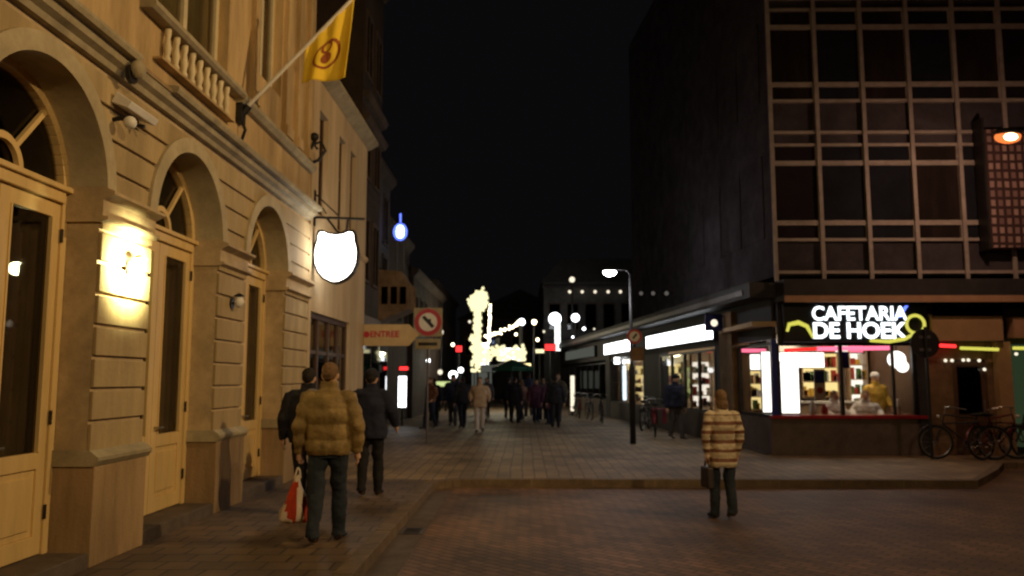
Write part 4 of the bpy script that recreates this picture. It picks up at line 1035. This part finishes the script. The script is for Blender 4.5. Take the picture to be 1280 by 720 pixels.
# lamps just outside the frame, behind the camera and opposite the town house
def tall_lamp(x, y, h, energy, arm, label, col=SODIUM, aim=None, cone=110):
    e = empty('street_lamp', (x, y, 0), 0, label, 'street lamp', 'tall sodium street lamps')
    b = MB(); b.tube([(0, 0, 0), (0, 0, h - .3), (arm * .2, 0, h), (arm, 0, h + .05)], [.09, .06, .05, .04], 10); b.build('pole', 'pole', e, smooth=True)
    b = MB(); b.ball((arm * 1.15, 0, h + .05), (.34, .16, .09), 14, 8); b.build('lamp_hood', 'pole', e, smooth=True)
    b = MB(); b.ball((arm * 1.15, 0, h - .02), (.24, .12, .09), 14, 8); b.build('lamp_glass', 'e_sodium', e, smooth=True)
    if aim: lamp('lamp_light', 'SPOT', (arm * 1.15, 0, h - .25), energy, col, e, .15, cone, (aim[0] - x, aim[1] - y, aim[2]))
    else: lamp('lamp_light', 'POINT', (arm * 1.15, 0, h - .25), energy, col, e, .15)
tall_lamp(6.5, -1.5, 7.2, 1850, -1.2, 'tall sodium street lamp behind the viewer on the right', (1.0, .68, .32), (-3.6, 7.0, 1.5), 136)
tall_lamp(8.6, 7.6, 8.2, 2150, -1.2, 'tall sodium street lamp on the right side of the road opposite the town house', (1.0, .67, .31), (-3.8, 12.5, 5.8), 110)

# ------------------------------------------------------------------ traffic sign seen from behind
e = empty('traffic_sign', (8.30, 17.0, .118), 0, 'dark round traffic sign seen from behind in front of the snack bar', 'traffic sign')
b = MB(); b.tube([(0, 0, 0), (0, 0, 2.7)], .03, 10); b.build('pole', 'pole_dark', e)
b = MB(); b.tube([(0.0, .035, 2.36), (0.0, .05, 2.36)], .30, 28); s0 = b.build('sign_disc', 'iron', e)
b = MB(); b.box(-.12, .12, .0305, .0345, 2.2, 2.26); b.box(-.12, .12, .0305, .0345, 2.46, 2.52); b.build('clamp', 'pole', s0)
# ------------------------------------------------------------------ bicycles
def make_bike(paint='bike'):
    e = empty('bicycle')
    Rw = .34; wb = .55
    def wheel(x):
        b = MB(); b.torus((x, 0, Rw), Rw - .02, .022, 'y', 30, 6)
        t = b.build('wheel', 'rubber', e, smooth=True)
        b = MB(); b.torus((x, 0, Rw), Rw - .05, .012, 'y', 30, 6)
        for i in range(12):
            a = 2 * math.pi * i / 12; b.tube([(x, .02 * (-1) ** i, Rw), (x + (Rw - .05) * math.cos(a), 0, Rw + (Rw - .05) * math.sin(a))], .0025, 4)
        b.tube([(x, -.04, Rw), (x, .04, Rw)], .02, 8); b.build('rim', 'steel', t)
    wheel(-wb); wheel(wb)
    b = MB()
    bb = (-.08, 0, .30); seat = (-.25, 0, .82); hd = (.36, 0, .90); hb = (.40, 0, .72)
    for p, q in ((bb, seat), (bb, hb), (seat, hd), ((-.2, 0, .74), hb), (hd, hb)): b.tube([p, q], .017, 8)
    for s_ in (-.05, .05): b.tube([(-wb, s_, Rw), (bb[0], s_ * .6, bb[2])], .010, 6); b.tube([(-wb, s_, Rw), (-.24, s_ * .4, .76)], .010, 6); b.tube([(.40, s_ * .7, .70), (.46, s_, .55), (wb, s_, Rw)], .012, 6)
    b.build('frame', paint, e)
    b = MB(); b.tube([(.34, 0, .88), (.33, 0, 1.04), (.28, -.12, 1.06), (.12, -.26, 1.02), (.02, -.28, 1.0)], .012, 6); b.tube([(.33, 0, 1.04), (.28, .12, 1.06), (.12, .26, 1.02), (.02, .28, 1.0)], .012, 6); b.build('handlebar', 'steel', e)
    b = MB(); b.ball((-.28, 0, .90), (.14, .08, .035), 12, 8); b.ball((-.36, 0, .91), (.07, .11, .04), 12, 8); b.tube([(-.25, 0, .8), (-.27, 0, .9)], .012, 6); b.build('saddle', 'rubber', e, smooth=True)
    for x in (-wb, wb):
        b = MB(); pts = [(x + (Rw + .03) * math.cos(R(a)), Rw + (Rw + .03) * math.sin(R(a))) for a in range(20, 171, 10)]; pi = [(x + (Rw + .02) * math.cos(R(a)), Rw + (Rw + .02) * math.sin(R(a))) for a in range(20, 171, 10)]
        b.strip(pts, pi, 'y', -.025, .025); b.build('mudguard', paint, e)
    b = MB(); b.box(-.80, -.38, -.06, .06, .74, .755); b.tube([(-.75, .05, .74), (-wb, .06, Rw)], .006, 5); b.tube([(-.75, -.05, .74), (-wb, -.06, Rw)], .006, 5); b.build('carrier', 'iron', e)
    b = MB(); b.ball((.47, 0, .86), (.03, .035, .035), 10, 8); b.build('headlight', 'white', e, smooth=True)
    b = MB(); b.torus((bb[0], -.05, bb[2]), .09, .008, 'y', 20, 5); b.tube([(bb[0], -.06, bb[2]), (bb[0] + .12, -.07, bb[2] - .1)], .01, 6); b.tube([(bb[0], .06, bb[2]), (bb[0] - .12, .07, bb[2] + .1)], .01, 6); b.box(bb[0] + .07, bb[0] + .17, -.16, -.07, bb[2] - .12, bb[2] - .10); b.box(bb[0] - .17, bb[0] - .07, .07, .16, bb[2] + .09, bb[2] + .11); b.build('crank', 'steel', e)
    return e
bk = make_bike('bike'); bk2 = make_bike('bike_red')
spots = [(8.95, 16.95, 172, 0, 'dark bicycle leaning nearest the pole of the dark round sign'), (9.75, 17.0, 18, 1, 'dark red bicycle parked before the brown shop door'),
         (10.6, 16.95, 165, 0, 'black bicycle parked before the beige column'), (11.35, 17.1, 8, 0, 'black bicycle at the picture edge before the green window'),
         (3.75, 23.7, 80, 1, 'dark red bicycle standing by the window behind the woman in the striped jacket'), (3.9, 26.6, 70, 0, 'black bicycle by the shop window under the long white sign'),
         (2.6, 33.0, 95, 0, 'black bicycle nearest the street lamp before the dark shops'), (2.3, 34.4, 85, 1, 'dark red bicycle in the middle of the bicycles before the dark shops'), (2.15, 36.4, 100, 0, 'black bicycle farthest along before the dark shops'), (2.9, 31.0, 88, 0, 'black bicycle standing behind the street lamp pole')]
first = {0: True, 1: True}
for (x, y, a, kind, lb) in spots:
    src = (bk, bk2)[kind]
    o = src if first[kind] else copy_tree(src); first[kind] = False
    o.location = (x, y, .122); o.rotation_euler = (R(random.uniform(-5, 5)), 0, R(a)); tag(o, lb, 'bicycle', 'bicycles parked along the shops')
e = empty('bicycle_bag', (3.78, 23.15, .87), R(80), 'maroon pannier bag on the carrier of the dark red bicycle by the shop window', 'bag')
b = MB(); b.box(-.2, .2, -.2, -.08, -.35, .02); b.box(-.2, .2, .08, .2, -.35, .02); b.box(-.2, .2, -.2, .2, .022, .05); b.build('bag_body', 'maroon', e, bevel=.03)

# ------------------------------------------------------------------ people
cloth_tex = bpy.data.textures.new('folds', 'CLOUDS'); cloth_tex.noise_scale = .15; cloth_tex.noise_depth = 2
hair_tex = bpy.data.textures.new('hair tufts', 'CLOUDS'); hair_tex.noise_scale = .03; hair_tex.noise_depth = 2
def remesh(o, vox, smooth=2, fold=0, tex=None):
    r = o.modifiers.new('r', 'REMESH'); r.mode = 'VOXEL'; r.voxel_size = vox; r.use_smooth_shade = True
    if smooth: s_ = o.modifiers.new('s', 'SMOOTH'); s_.iterations = smooth; s_.factor = .5
    if fold: d_ = o.modifiers.new('d', 'DISPLACE'); d_.texture = tex or cloth_tex; d_.strength = fold; d_.mid_level = .5
    bpy.context.view_layer.update()
    dg = bpy.context.evaluated_depsgraph_get()
    me = bpy.data.meshes.new_from_object(o.evaluated_get(dg)); mt = list(o.data.materials)
    o.modifiers.clear(); o.data = me
    me.materials.clear()
    for q in mt: me.materials.append(q)
    for p in me.polygons: p.use_smooth = True
    return o
def V(*a): return Vector(a)
def limb(mb, pts, rs, n=12, sub=4, quilt=None):
    P, Q = [], []
    L = 0
    for i in range(len(pts) - 1):
        a, b = Vector(pts[i]), Vector(pts[i + 1]); ra, rb = rs[i], rs[i + 1]; k = sub
        if quilt: k = max(sub, int((b - a).length / (quilt[0] / 6)))
        for j in range(k + (1 if i == len(pts) - 2 else 0)):
            t = j / k; p = a.lerp(b, t)
            r = tuple(ra[c] + (rb[c] - ra[c]) * t for c in (0, 1)) if isinstance(ra, tuple) else ra + (rb - ra) * t
            if quilt:
                d = L + (b - a).length * t; f = quilt[1] * (abs(math.sin(math.pi * d / quilt[0])) - .6)
                r = tuple(c + f for c in r) if isinstance(r, tuple) else r + f
            P.append(p); Q.append(r)
        L += (b - a).length
    mb.tube(P, Q, n)
def torso(mb, rows, n=28, quilt=None):
    """rows: (z, cx, cy, rx, ry), stacked ellipses"""
    out = []
    for i in range(len(rows) - 1):
        a, b = rows[i], rows[i + 1]; k = max(3, int(abs(b[0] - a[0]) / .012))
        for j in range(k + (1 if i == len(rows) - 2 else 0)):
            t = j / k; tt = t * t * (3 - 2 * t)
            r = [a[0] + (b[0] - a[0]) * t] + [a[c] + (b[c] - a[c]) * tt for c in (1, 2, 3, 4)]
            if quilt and r[0] < quilt[2]:
                f = quilt[1] * (abs(math.sin(math.pi * (r[0] - quilt[3]) / quilt[0])) ** .7 - .6); r[3] += f; r[4] += f
            out.append(r)
    o = len(mb.v)
    for (z, cx, cy, rx, ry) in out:
        for q in range(n):
            t = 2 * math.pi * q / n; c_, s_ = math.cos(t), math.sin(t)
            e = 2.0 / 2.5
            mb.v.append((cx + rx * math.copysign(abs(c_) ** e, c_), cy + ry * math.copysign(abs(s_) ** e, s_), z))
    for i in range(len(out) - 1):
        for q in range(n): mb.f.append((o + i * n + q, o + i * n + (q + 1) % n, o + (i + 1) * n + (q + 1) % n, o + (i + 1) * n + q))
    mb.f.append(tuple(o + q for q in range(n - 1, -1, -1))); mb.f.append(tuple(o + (len(out) - 1) * n + q for q in range(n)))

def make_person(label, H=1.75, stride=.16, jacket='black_cloth', trousers='black_cloth', hair='hair_d', quilt=None, hem=.92, fat=1.0, vox=.012,
                arms=((.30, 0, .0), (.30, 0, .0)), hand_close=(False, False), cap=None, stripes=None, hood=False, group=None, longhair=False, skirtcoat=0, head_turn=0, shoes='shoe', seated=False):
    """faces +Y, feet on z=0; arms: (outward x of hand, forward y of hand, extra bend)"""
    s = H / 1.75
    e = empty('person', (0, 0, 0), 0, label, 'person', group)
    hipz = .92
    J = {}
    for sg, nm in ((-1, 'L'), (1, 'R')):
        fwd = stride * sg
        if seated:
            J['hip' + nm] = V(sg * .10, 0, .50); J['knee' + nm] = V(sg * .13, .42, .50); J['ank' + nm] = V(sg * .13, .40, .09)
        else:
            J['hip' + nm] = V(sg * .095, 0, hipz)
            J['ank' + nm] = V(sg * .085, fwd, .09 + (.05 if fwd < 0 else 0))
            J['knee' + nm] = V(sg * .095, fwd * .45 + .045, .50)
        toe_dn = -.04 if (fwd < 0 and not seated) else 0
        J['toe' + nm] = J['ank' + nm] + V(sg * .02, .17, -.055 + toe_dn)
        ax, ay, bd = arms[0 if sg < 0 else 1]
        dz = -.42 if seated else 0
        J['sh' + nm] = V(sg * .185, -.01, 1.41 + dz)
        J['wr' + nm] = V(sg * ax, ay, .86 + bd + dz)
        mid = (J['sh' + nm] + J['wr' + nm]) / 2
        J['el' + nm] = mid + V(sg * .045, -.035 - bd * .5, -.01)
    dz = -.42 if seated else 0
    # -- body (skin)
    b = MB()
    torso(b, [(hipz - .08 + dz, 0, 0, .14, .10), (hipz + .02 + dz, 0, 0, .165, .11), (1.10 + dz, 0, 0, .135, .095), (1.30 + dz, 0, 0, .165, .11), (1.42 + dz, 0, 0, .15, .085), (1.48 + dz, 0, 0, .06, .06)])
    limb(b, [(0, 0, 1.42 + dz), (0, .01, 1.52 + dz), (0, .02, 1.58 + dz)], [.062, .055, .055], 12)
    hc = V(0, .025, 1.635 + dz)
    b.ball(tuple(hc), (.075, .095, .115), 20, 14); b.ball((0, .035, 1.575 + dz), (.055, .072, .06), 16, 10)
    b.ball((0, .122, 1.615 + dz), (.014, .022, .026), 8, 6)
    for sg in (-1, 1): b.ball((sg * .078, .015, 1.625 + dz), (.012, .024, .034), 8, 6)
    for nm in 'LR':
        sg = -1 if nm == 'L' else 1
        limb(b, [J['hip' + nm], J['knee' + nm], J['ank' + nm]], [.085, .055, .04], 12)
        limb(b, [J['ank' + nm], J['ank' + nm] + V(0, .02, -.05), J['toe' + nm]], [.04, .042, .03], 10)
        limb(b, [V(sg * .10, 0, 1.40 + dz), J['sh' + nm], J['el' + nm], J['wr' + nm]], [.06, .055, .042, .028], 12)
        d = (J['wr' + nm] - J['el' + nm]).normalized(); w = J['wr' + nm]
        fw = V(0, 1, 0); side = V(-sg, 0, 0)
        palm = w + d * .055
        limb(b, [w, w + d * .03, w + d * .085], [(.026, .020), (.018, .038), (.015, .042)] if False else [.026, .03, .034], 10, 3)
        b.ball(tuple(palm), (.017, .040, .045), 12, 8)
        closed = hand_close[0 if sg < 0 else 1]
        for k_, (off, ln) in enumerate(((.030, .070), (.010, .080), (-.010, .075), (-.029, .058))):
            r0 = w + d * .085 + fw * off
            if closed:
                p1 = r0 + d * .03; p2 = p1 + side * .028 + d * .006; p3 = p2 + side * .008 - d * .024
                limb(b, [r0 - d * .02, p1, p2, p3], [.0095, .009, .0085, .008], 8, 2)
            else:
                p1 = r0 + d * ln * .5; p2 = p1 + d * ln * .32 + side * .012; p3 = p2 + d * ln * .2 + side * .016
                limb(b, [r0 - d * .02, p1, p2, p3], [.0095, .009, .008, .007], 8, 2)
        t0 = w + d * .03 + fw * .022; t1 = t0 + d * .03 + fw * .028 + side * .01; t2 = t1 + d * .032 + (V(0, -.01, 0) + side * .022 if closed else fw * .006 + side * .012)
        limb(b, [t0, t1, t2], [.013, .011, .009], 8, 2)
    bo = b.build('body', 'skin', e, fix=True); remesh(bo, min(vox, .009) if vox < .012 else .010, 1)
    # eyes and mouth
    eb = MB()
    for sg in (-1, 1): eb.ball((sg * .030, .108, 1.640 + dz), (.013, .010, .008), 8, 6)
    eb.build('eye', 'hair_d', e, smooth=True)
    eb = MB(); eb.ball((0, .108, 1.572 + dz), (.024, .006, .006), 8, 6); eb.build('mouth', 'maroon', e, smooth=True)
    # -- hair
    b = MB(); b.ball((0, .005, 1.670 + dz), (.082, .100, .093), 20, 14); b.ball((0, -.035, 1.645 + dz), (.074, .068, .078), 18, 12)
    if longhair: b.ball((0, -.05, 1.55 + dz), (.085, .06, .12), 18, 12)
    ho = b.build('hair', hair, e); remesh(ho, .009, 1, .022, hair_tex)
    if cap:
        b = MB(); b.ball((0, .01, 1.70 + dz), (.098, .115, .085), 20, 12); b.tube([(0, .01, 1.655 + dz), (0, .01, 1.69 + dz)], .105, 20); c_ = b.build('cap', cap, e); remesh(c_, .012, 1)
    # -- trousers
    b = MB()
    tf = min(1, fat) * (.84 if fat < .95 else 1)
    torso(b, [(hipz - .10 + dz, 0, 0, .155, .115), (hipz + .05 + dz, 0, 0, .185 * tf, .13 * tf), (1.05 + dz, 0, 0, .16 * tf, .115 * tf)])
    for nm in 'LR':
        a_ = J['ank' + nm]
        limb(b, [J['hip' + nm] + V(0, 0, .02), J['knee' + nm], a_ + V(0, 0, .02), a_ + V(0, .005, -.045)], [.108 * (.8 if fat < .95 else 1), .078, .066, .070], 14, 6)
    to = b.build('trousers', trousers, e); remesh(to, vox, 1, .045)
    # -- shoes
    for nm in 'LR':
        b = MB(); a_ = J['ank' + nm]; t_ = J['toe' + nm]; zz = a_.z - .06
        limb(b, [a_ + V(0, -.05, -.045), a_ + V(0, .03, -.042), t_ + V(0, -.02, .0), t_ + V(0, .035, -.004)], [(.042, .042), (.046, .044), (.048, .032), (.03, .02)], 12, 4)
        limb(b, [a_ + V(0, -.01, .02), a_ + V(0, 0, -.04)], [.048, .05], 12, 2)
        so_ = b.build('shoe', shoes, e); remesh(so_, .009, 1)
    # -- jacket
    b = MB(); f = fat; q_ = (quilt[0], quilt[1], 1.40, hem) if quilt else None
    torso(b, [(hem + dz, 0, 0, .205 * f + skirtcoat, .150 * f + skirtcoat * .6), (hem + .06 + dz, 0, 0, .215 * f + skirtcoat * .8, .160 * f + skirtcoat * .5), (1.10 + dz, 0, 0, .205 * f, .155 * f), (1.28 + dz, 0, -.01, .215 * f, .160 * f), (1.40 + dz, 0, -.01, .19 * f, .135 * f),
              (1.465 + dz, 0, -.005, .115 * f, .095), (1.50 + dz, 0, 0, .090, .090), (1.575 + dz, 0, .0, .088, .092)], quilt=q_)
    for nm in 'LR':
        sg = -1 if nm == 'L' else 1
        limb(b, [V(sg * .10, -.01, 1.41 + dz), J['sh' + nm] + V(sg * .01 * f, 0, -.02), J['el' + nm], J['wr' + nm] + V(0, 0, .01), J['wr' + nm] + (J['wr' + nm] - J['el' + nm]).normalized() * .02],
             [.075 * f, .092 * f, .076 * f, .056 * f, .046], 16, 5, quilt)
    if hood: b.ball((0, -.09, 1.50 + dz), (.13, .09, .07), 18, 10)
    jo = b.build('jacket', jacket, e); remesh(jo, vox, 1, .042)
    if stripes:
        me = jo.data; me.materials.append(M[stripes[0]])
        for p in me.polygons:
            z_ = p.center.z
            if abs(p.center.x) < .9 and ((z_ - hem) % stripes[1]) / stripes[1] > stripes[2] and z_ < 1.42: p.material_index = 1
    for o in [x for x in bpy.data.objects if x.parent == e]: o.scale = (s, s, s)
    e.scale = (1, 1, 1)
    return e
def put(e, x, y, z, a): e.location = (x, y, z); e.rotation_euler = (0, 0, R(a)); return e

p1 = make_person('man in an olive padded jacket and jeans walking away, seen from behind', 1.78, .20, 'jacket_olive', 'jeans', 'hair_b', quilt=(.15, .018), hem=.85, fat=1.03, vox=.009,
                 arms=((.285, .02, .02), (.28, .05, .03)), hand_close=(True, False), hood=False)
put(p1, -1.97, 8.3, .122, 2)
p2 = make_person('man in a dark coat walking left of the olive jacket, half hidden behind it', 1.75, -.12, 'black_cloth', 'black_cloth', 'hair_d', hem=.85, fat=1.08, arms=((.30, .05, .04), (.27, .08, .08)))
put(p2, -2.66, 10.1, .122, 4)
p3 = make_person('person in a dark coat walking right of the olive jacket with one bare hand showing', 1.74, .14, 'navy', 'black_cloth', 'hair_d', hem=.80, fat=1.10, arms=((.28, 0, .02), (.33, .14, .12)), cap='black_cloth')
put(p3, -2.16, 11.6, .122, -2)
p4 = make_person('woman in a tan and rust striped padded jacket standing alone on the road', 1.60, -.09, 'tan', 'jeans', 'hair_b', quilt=(.125, .014), hem=.70, fat=.80, skirtcoat=.02, vox=.010, arms=((.225, -.01, .0), (.225, .03, .02)), stripes=('rust', .125, .62), longhair=True, hand_close=(True, False))
put(p4, 2.50, 10.5, .002, 8)
p5 = make_person('person in a beige coat and pale trousers walking towards the viewer below the illuminated column', 1.68, .16, 'beige_cloth', 'pale_cloth', 'hair_b', hem=.78, fat=1.1, vox=.014, arms=((.30, .06, .2), (.30, .06, .2)))
put(p5, -1.38, 25.6, .12, 184)
# crowd prototypes
protos = [make_person('dark figure', 1.76, .13, 'black_cloth', 'black_cloth', 'hair_d', hem=.82, fat=1.12, vox=.016),
          make_person('dark figure', 1.70, -.12, 'grey_cloth', 'black_cloth', 'hair_b', hem=.75, fat=1.1, vox=.016),
          make_person('dark figure', 1.66, .10, 'purple_cloth', 'navy', 'hair_d', hem=.60, fat=1.05, vox=.016, longhair=True, skirtcoat=.03),
          make_person('dark figure', 1.80, -.14, 'navy', 'grey_cloth', 'hair_d', hem=.85, fat=1.18, vox=.016, cap='black_cloth'),
          make_person('dark figure', 1.64, .18, 'rust', 'navy', 'hair_b', hem=.90, fat=1.0, vox=.016, longhair=True, arms=((.30, .15, .15), (.26, -.1, .05))),
          make_person('dark figure', 1.84, -.20, 'olive_cloth', 'black_cloth', 'hair_b', hem=.72, fat=1.05, vox=.016, arms=((.26, -.14, .05), (.27, .16, .12)))]
crowd = [(-2.05, 27.5, 0, 0, 'person in black just left of the beige coat under the illuminated column'), (-2.5, 29.0, 175, 3, 'person in a dark cap coming down the street at the left of the crowd'),
         (-.35, 30.5, -8, 0, 'person in black below the green parasol'),
         (.45, 31.0, 180, 2, 'person in a long plum coat facing the viewer near the middle of the crowd'), (.9, 29.5, 0, 2, 'person in a long plum coat walking away at the right of the crowd'), (.75, 33.0, 20, 1, 'person in a grey coat at the back right of the crowd'),
         (-.65, 34.0, 0, 0, 'person in black at the back of the crowd'), (-1.6, 35.0, 180, 1, 'person in a grey coat far back below the dense bulbs'), (.2, 36.0, 0, 3, 'capped person farthest back below the parasol'),
         (1.05, 27.6, -15, 0, 'person in black walking nearest the dark shops on the right'), (-3.4, 31.0, 0, 0, 'person in black far left beside the traffic sign pole'), (-2.9, 33.5, 10, 2, 'person in a long plum coat far left behind the crowd'),
         (-3.1, 27.2, 160, 4, 'person in a rust coat stepping out at the left edge of the crowd'), (-.1, 32.6, 60, 4, 'person in a rust coat crossing the street behind the crowd'), (1.3, 31.5, 185, 5, 'person in a drab long coat coming along the dark shops'),
         (4.15, 22.6, 200, 3, 'capped person beside the dark red bicycle by the shop window')]
used = set()
for (x, y, a, k_, lb) in crowd:
    o = protos[k_] if k_ not in used else copy_tree(protos[k_]); used.add(k_)
    put(o, x, y, .12, a + random.uniform(-25, 25)); k2 = random.uniform(.93, 1.04); o.scale = (k2, k2, k2); tag(o, lb, 'person', 'people walking in the street')
# seated customers in the snack bar
c1 = make_person('seated customer in a white top in the middle of the snack bar window', 1.7, 0, 'goods_w', 'black_cloth', 'hair_b', hem=.90, fat=1.02, vox=.014, seated=True, arms=((.30, .34, .32), (.30, .34, .32)))
put(c1, 6.92, 18.48, .19, 200)
c2 = copy_tree(c1); put(c2, 7.62, 18.48, .19, 160); c2['label'] = 'seated customer in a white top at the right of the snack bar window'
for x, y, lb in ((6.92, 18.51, 'white stool under the customer in the middle of the snack bar'), (7.62, 18.51, 'white stool under the right-hand customer of the snack bar')):
    e = empty('stool', (x, y, .16), 0, lb, 'stool', 'white stools in the snack bar')
    b = MB(); b.tube([(0, 0, .40), (0, 0, .46)], .18, 18); b.build('seat', 'goods_w', e)
    for q in range(4): b = MB(); a = q * math.pi / 2 + .7; b.tube([(.12 * math.cos(a), .12 * math.sin(a), .40), (.18 * math.cos(a), .18 * math.sin(a), 0)], .014, 6); b.build('leg', 'steel', e)

c3 = make_person('standing member of staff in a yellow top at the right of the snack bar window', 1.72, .0, 'goods_y', 'goods_w', 'hair_b', hem=.85, fat=1.0, vox=.014, arms=((.27, .15, .12), (.27, .15, .12)), cap='goods_w')
put(c3, 8.02, 18.9, .16, 185)
# shopping bag in the man's left hand
e = empty('shopping_bag', (-2.28, 8.34, .80), 0, 'red and white plastic shopping bag hanging from the hand of the man in olive', 'bag')
def bag_rows(n=24, m=16):
    mb = MB(); rows = []
    prof_ = [(-.02, .025, .02), (-.08, .035, .03), (-.14, .06, .04), (-.22, .09, .05), (-.30, .115, .06), (-.38, .135, .07), (-.44, .14, .07), (-.475, .12, .055), (-.485, .05, .03)]
    for k_, (z_, rx, ry) in enumerate(prof_):
        for q in range(n):
            t = 2 * math.pi * q / n; w_ = 1 + .12 * math.sin(t * 3 + z_ * 20) + .07 * math.sin(t * 7 - z_ * 31)
            mb.v.append((rx * w_ * math.cos(t) - .03 * (k_ / 8), ry * w_ * math.sin(t), z_ + .01 * math.sin(t * 5)))
    for k_ in range(len(prof_) - 1):
        for q in range(n): mb.f.append((k_ * n + q, k_ * n + (q + 1) % n, (k_ + 1) * n + (q + 1) % n, (k_ + 1) * n + q))
    mb.f.append(tuple(range((len(prof_) - 1) * n, len(prof_) * n))); return mb
bg_ = bag_rows().build('bag_body', 'bag_r', e, smooth=True)
bg_.data.materials.append(M['bag_w'])
for p in bg_.data.polygons:
    c_ = p.center
    if (c_.x > .015 and c_.x < .075) or c_.z < -.43 and c_.x < -.02 or (c_.x < -.09 and c_.z < -.3) or c_.z > -.1: p.material_index = 1
b = MB(); b.tube([(-.03, 0, -.05), (-.01, 0, .03), (.0, 0, .055)], .010, 6); b.tube([(.03, 0, -.05), (.02, 0, .03), (.0, 0, .055)], .010, 6); b.build('bag_handle', 'bag_w', e)
# handbag of the woman in the striped jacket
e = empty('handbag', (2.295, 10.46, .75), R(8), 'dark handbag hanging from the hand of the woman in the striped jacket', 'bag')
b = MB(); b.prism([(-.12, -.10), (.12, -.10), (.15, -.36), (-.15, -.36)], 'x', -.045, .045); b.build('bag_body', 'shoe', e, bevel=.02)
b = MB(); b.tube([(0, -.08, -.1), (0, -.05, -.02), (0, 0, .0), (0, .05, -.02), (0, .08, -.1)], .010, 6); b.build('strap', 'shoe', e)
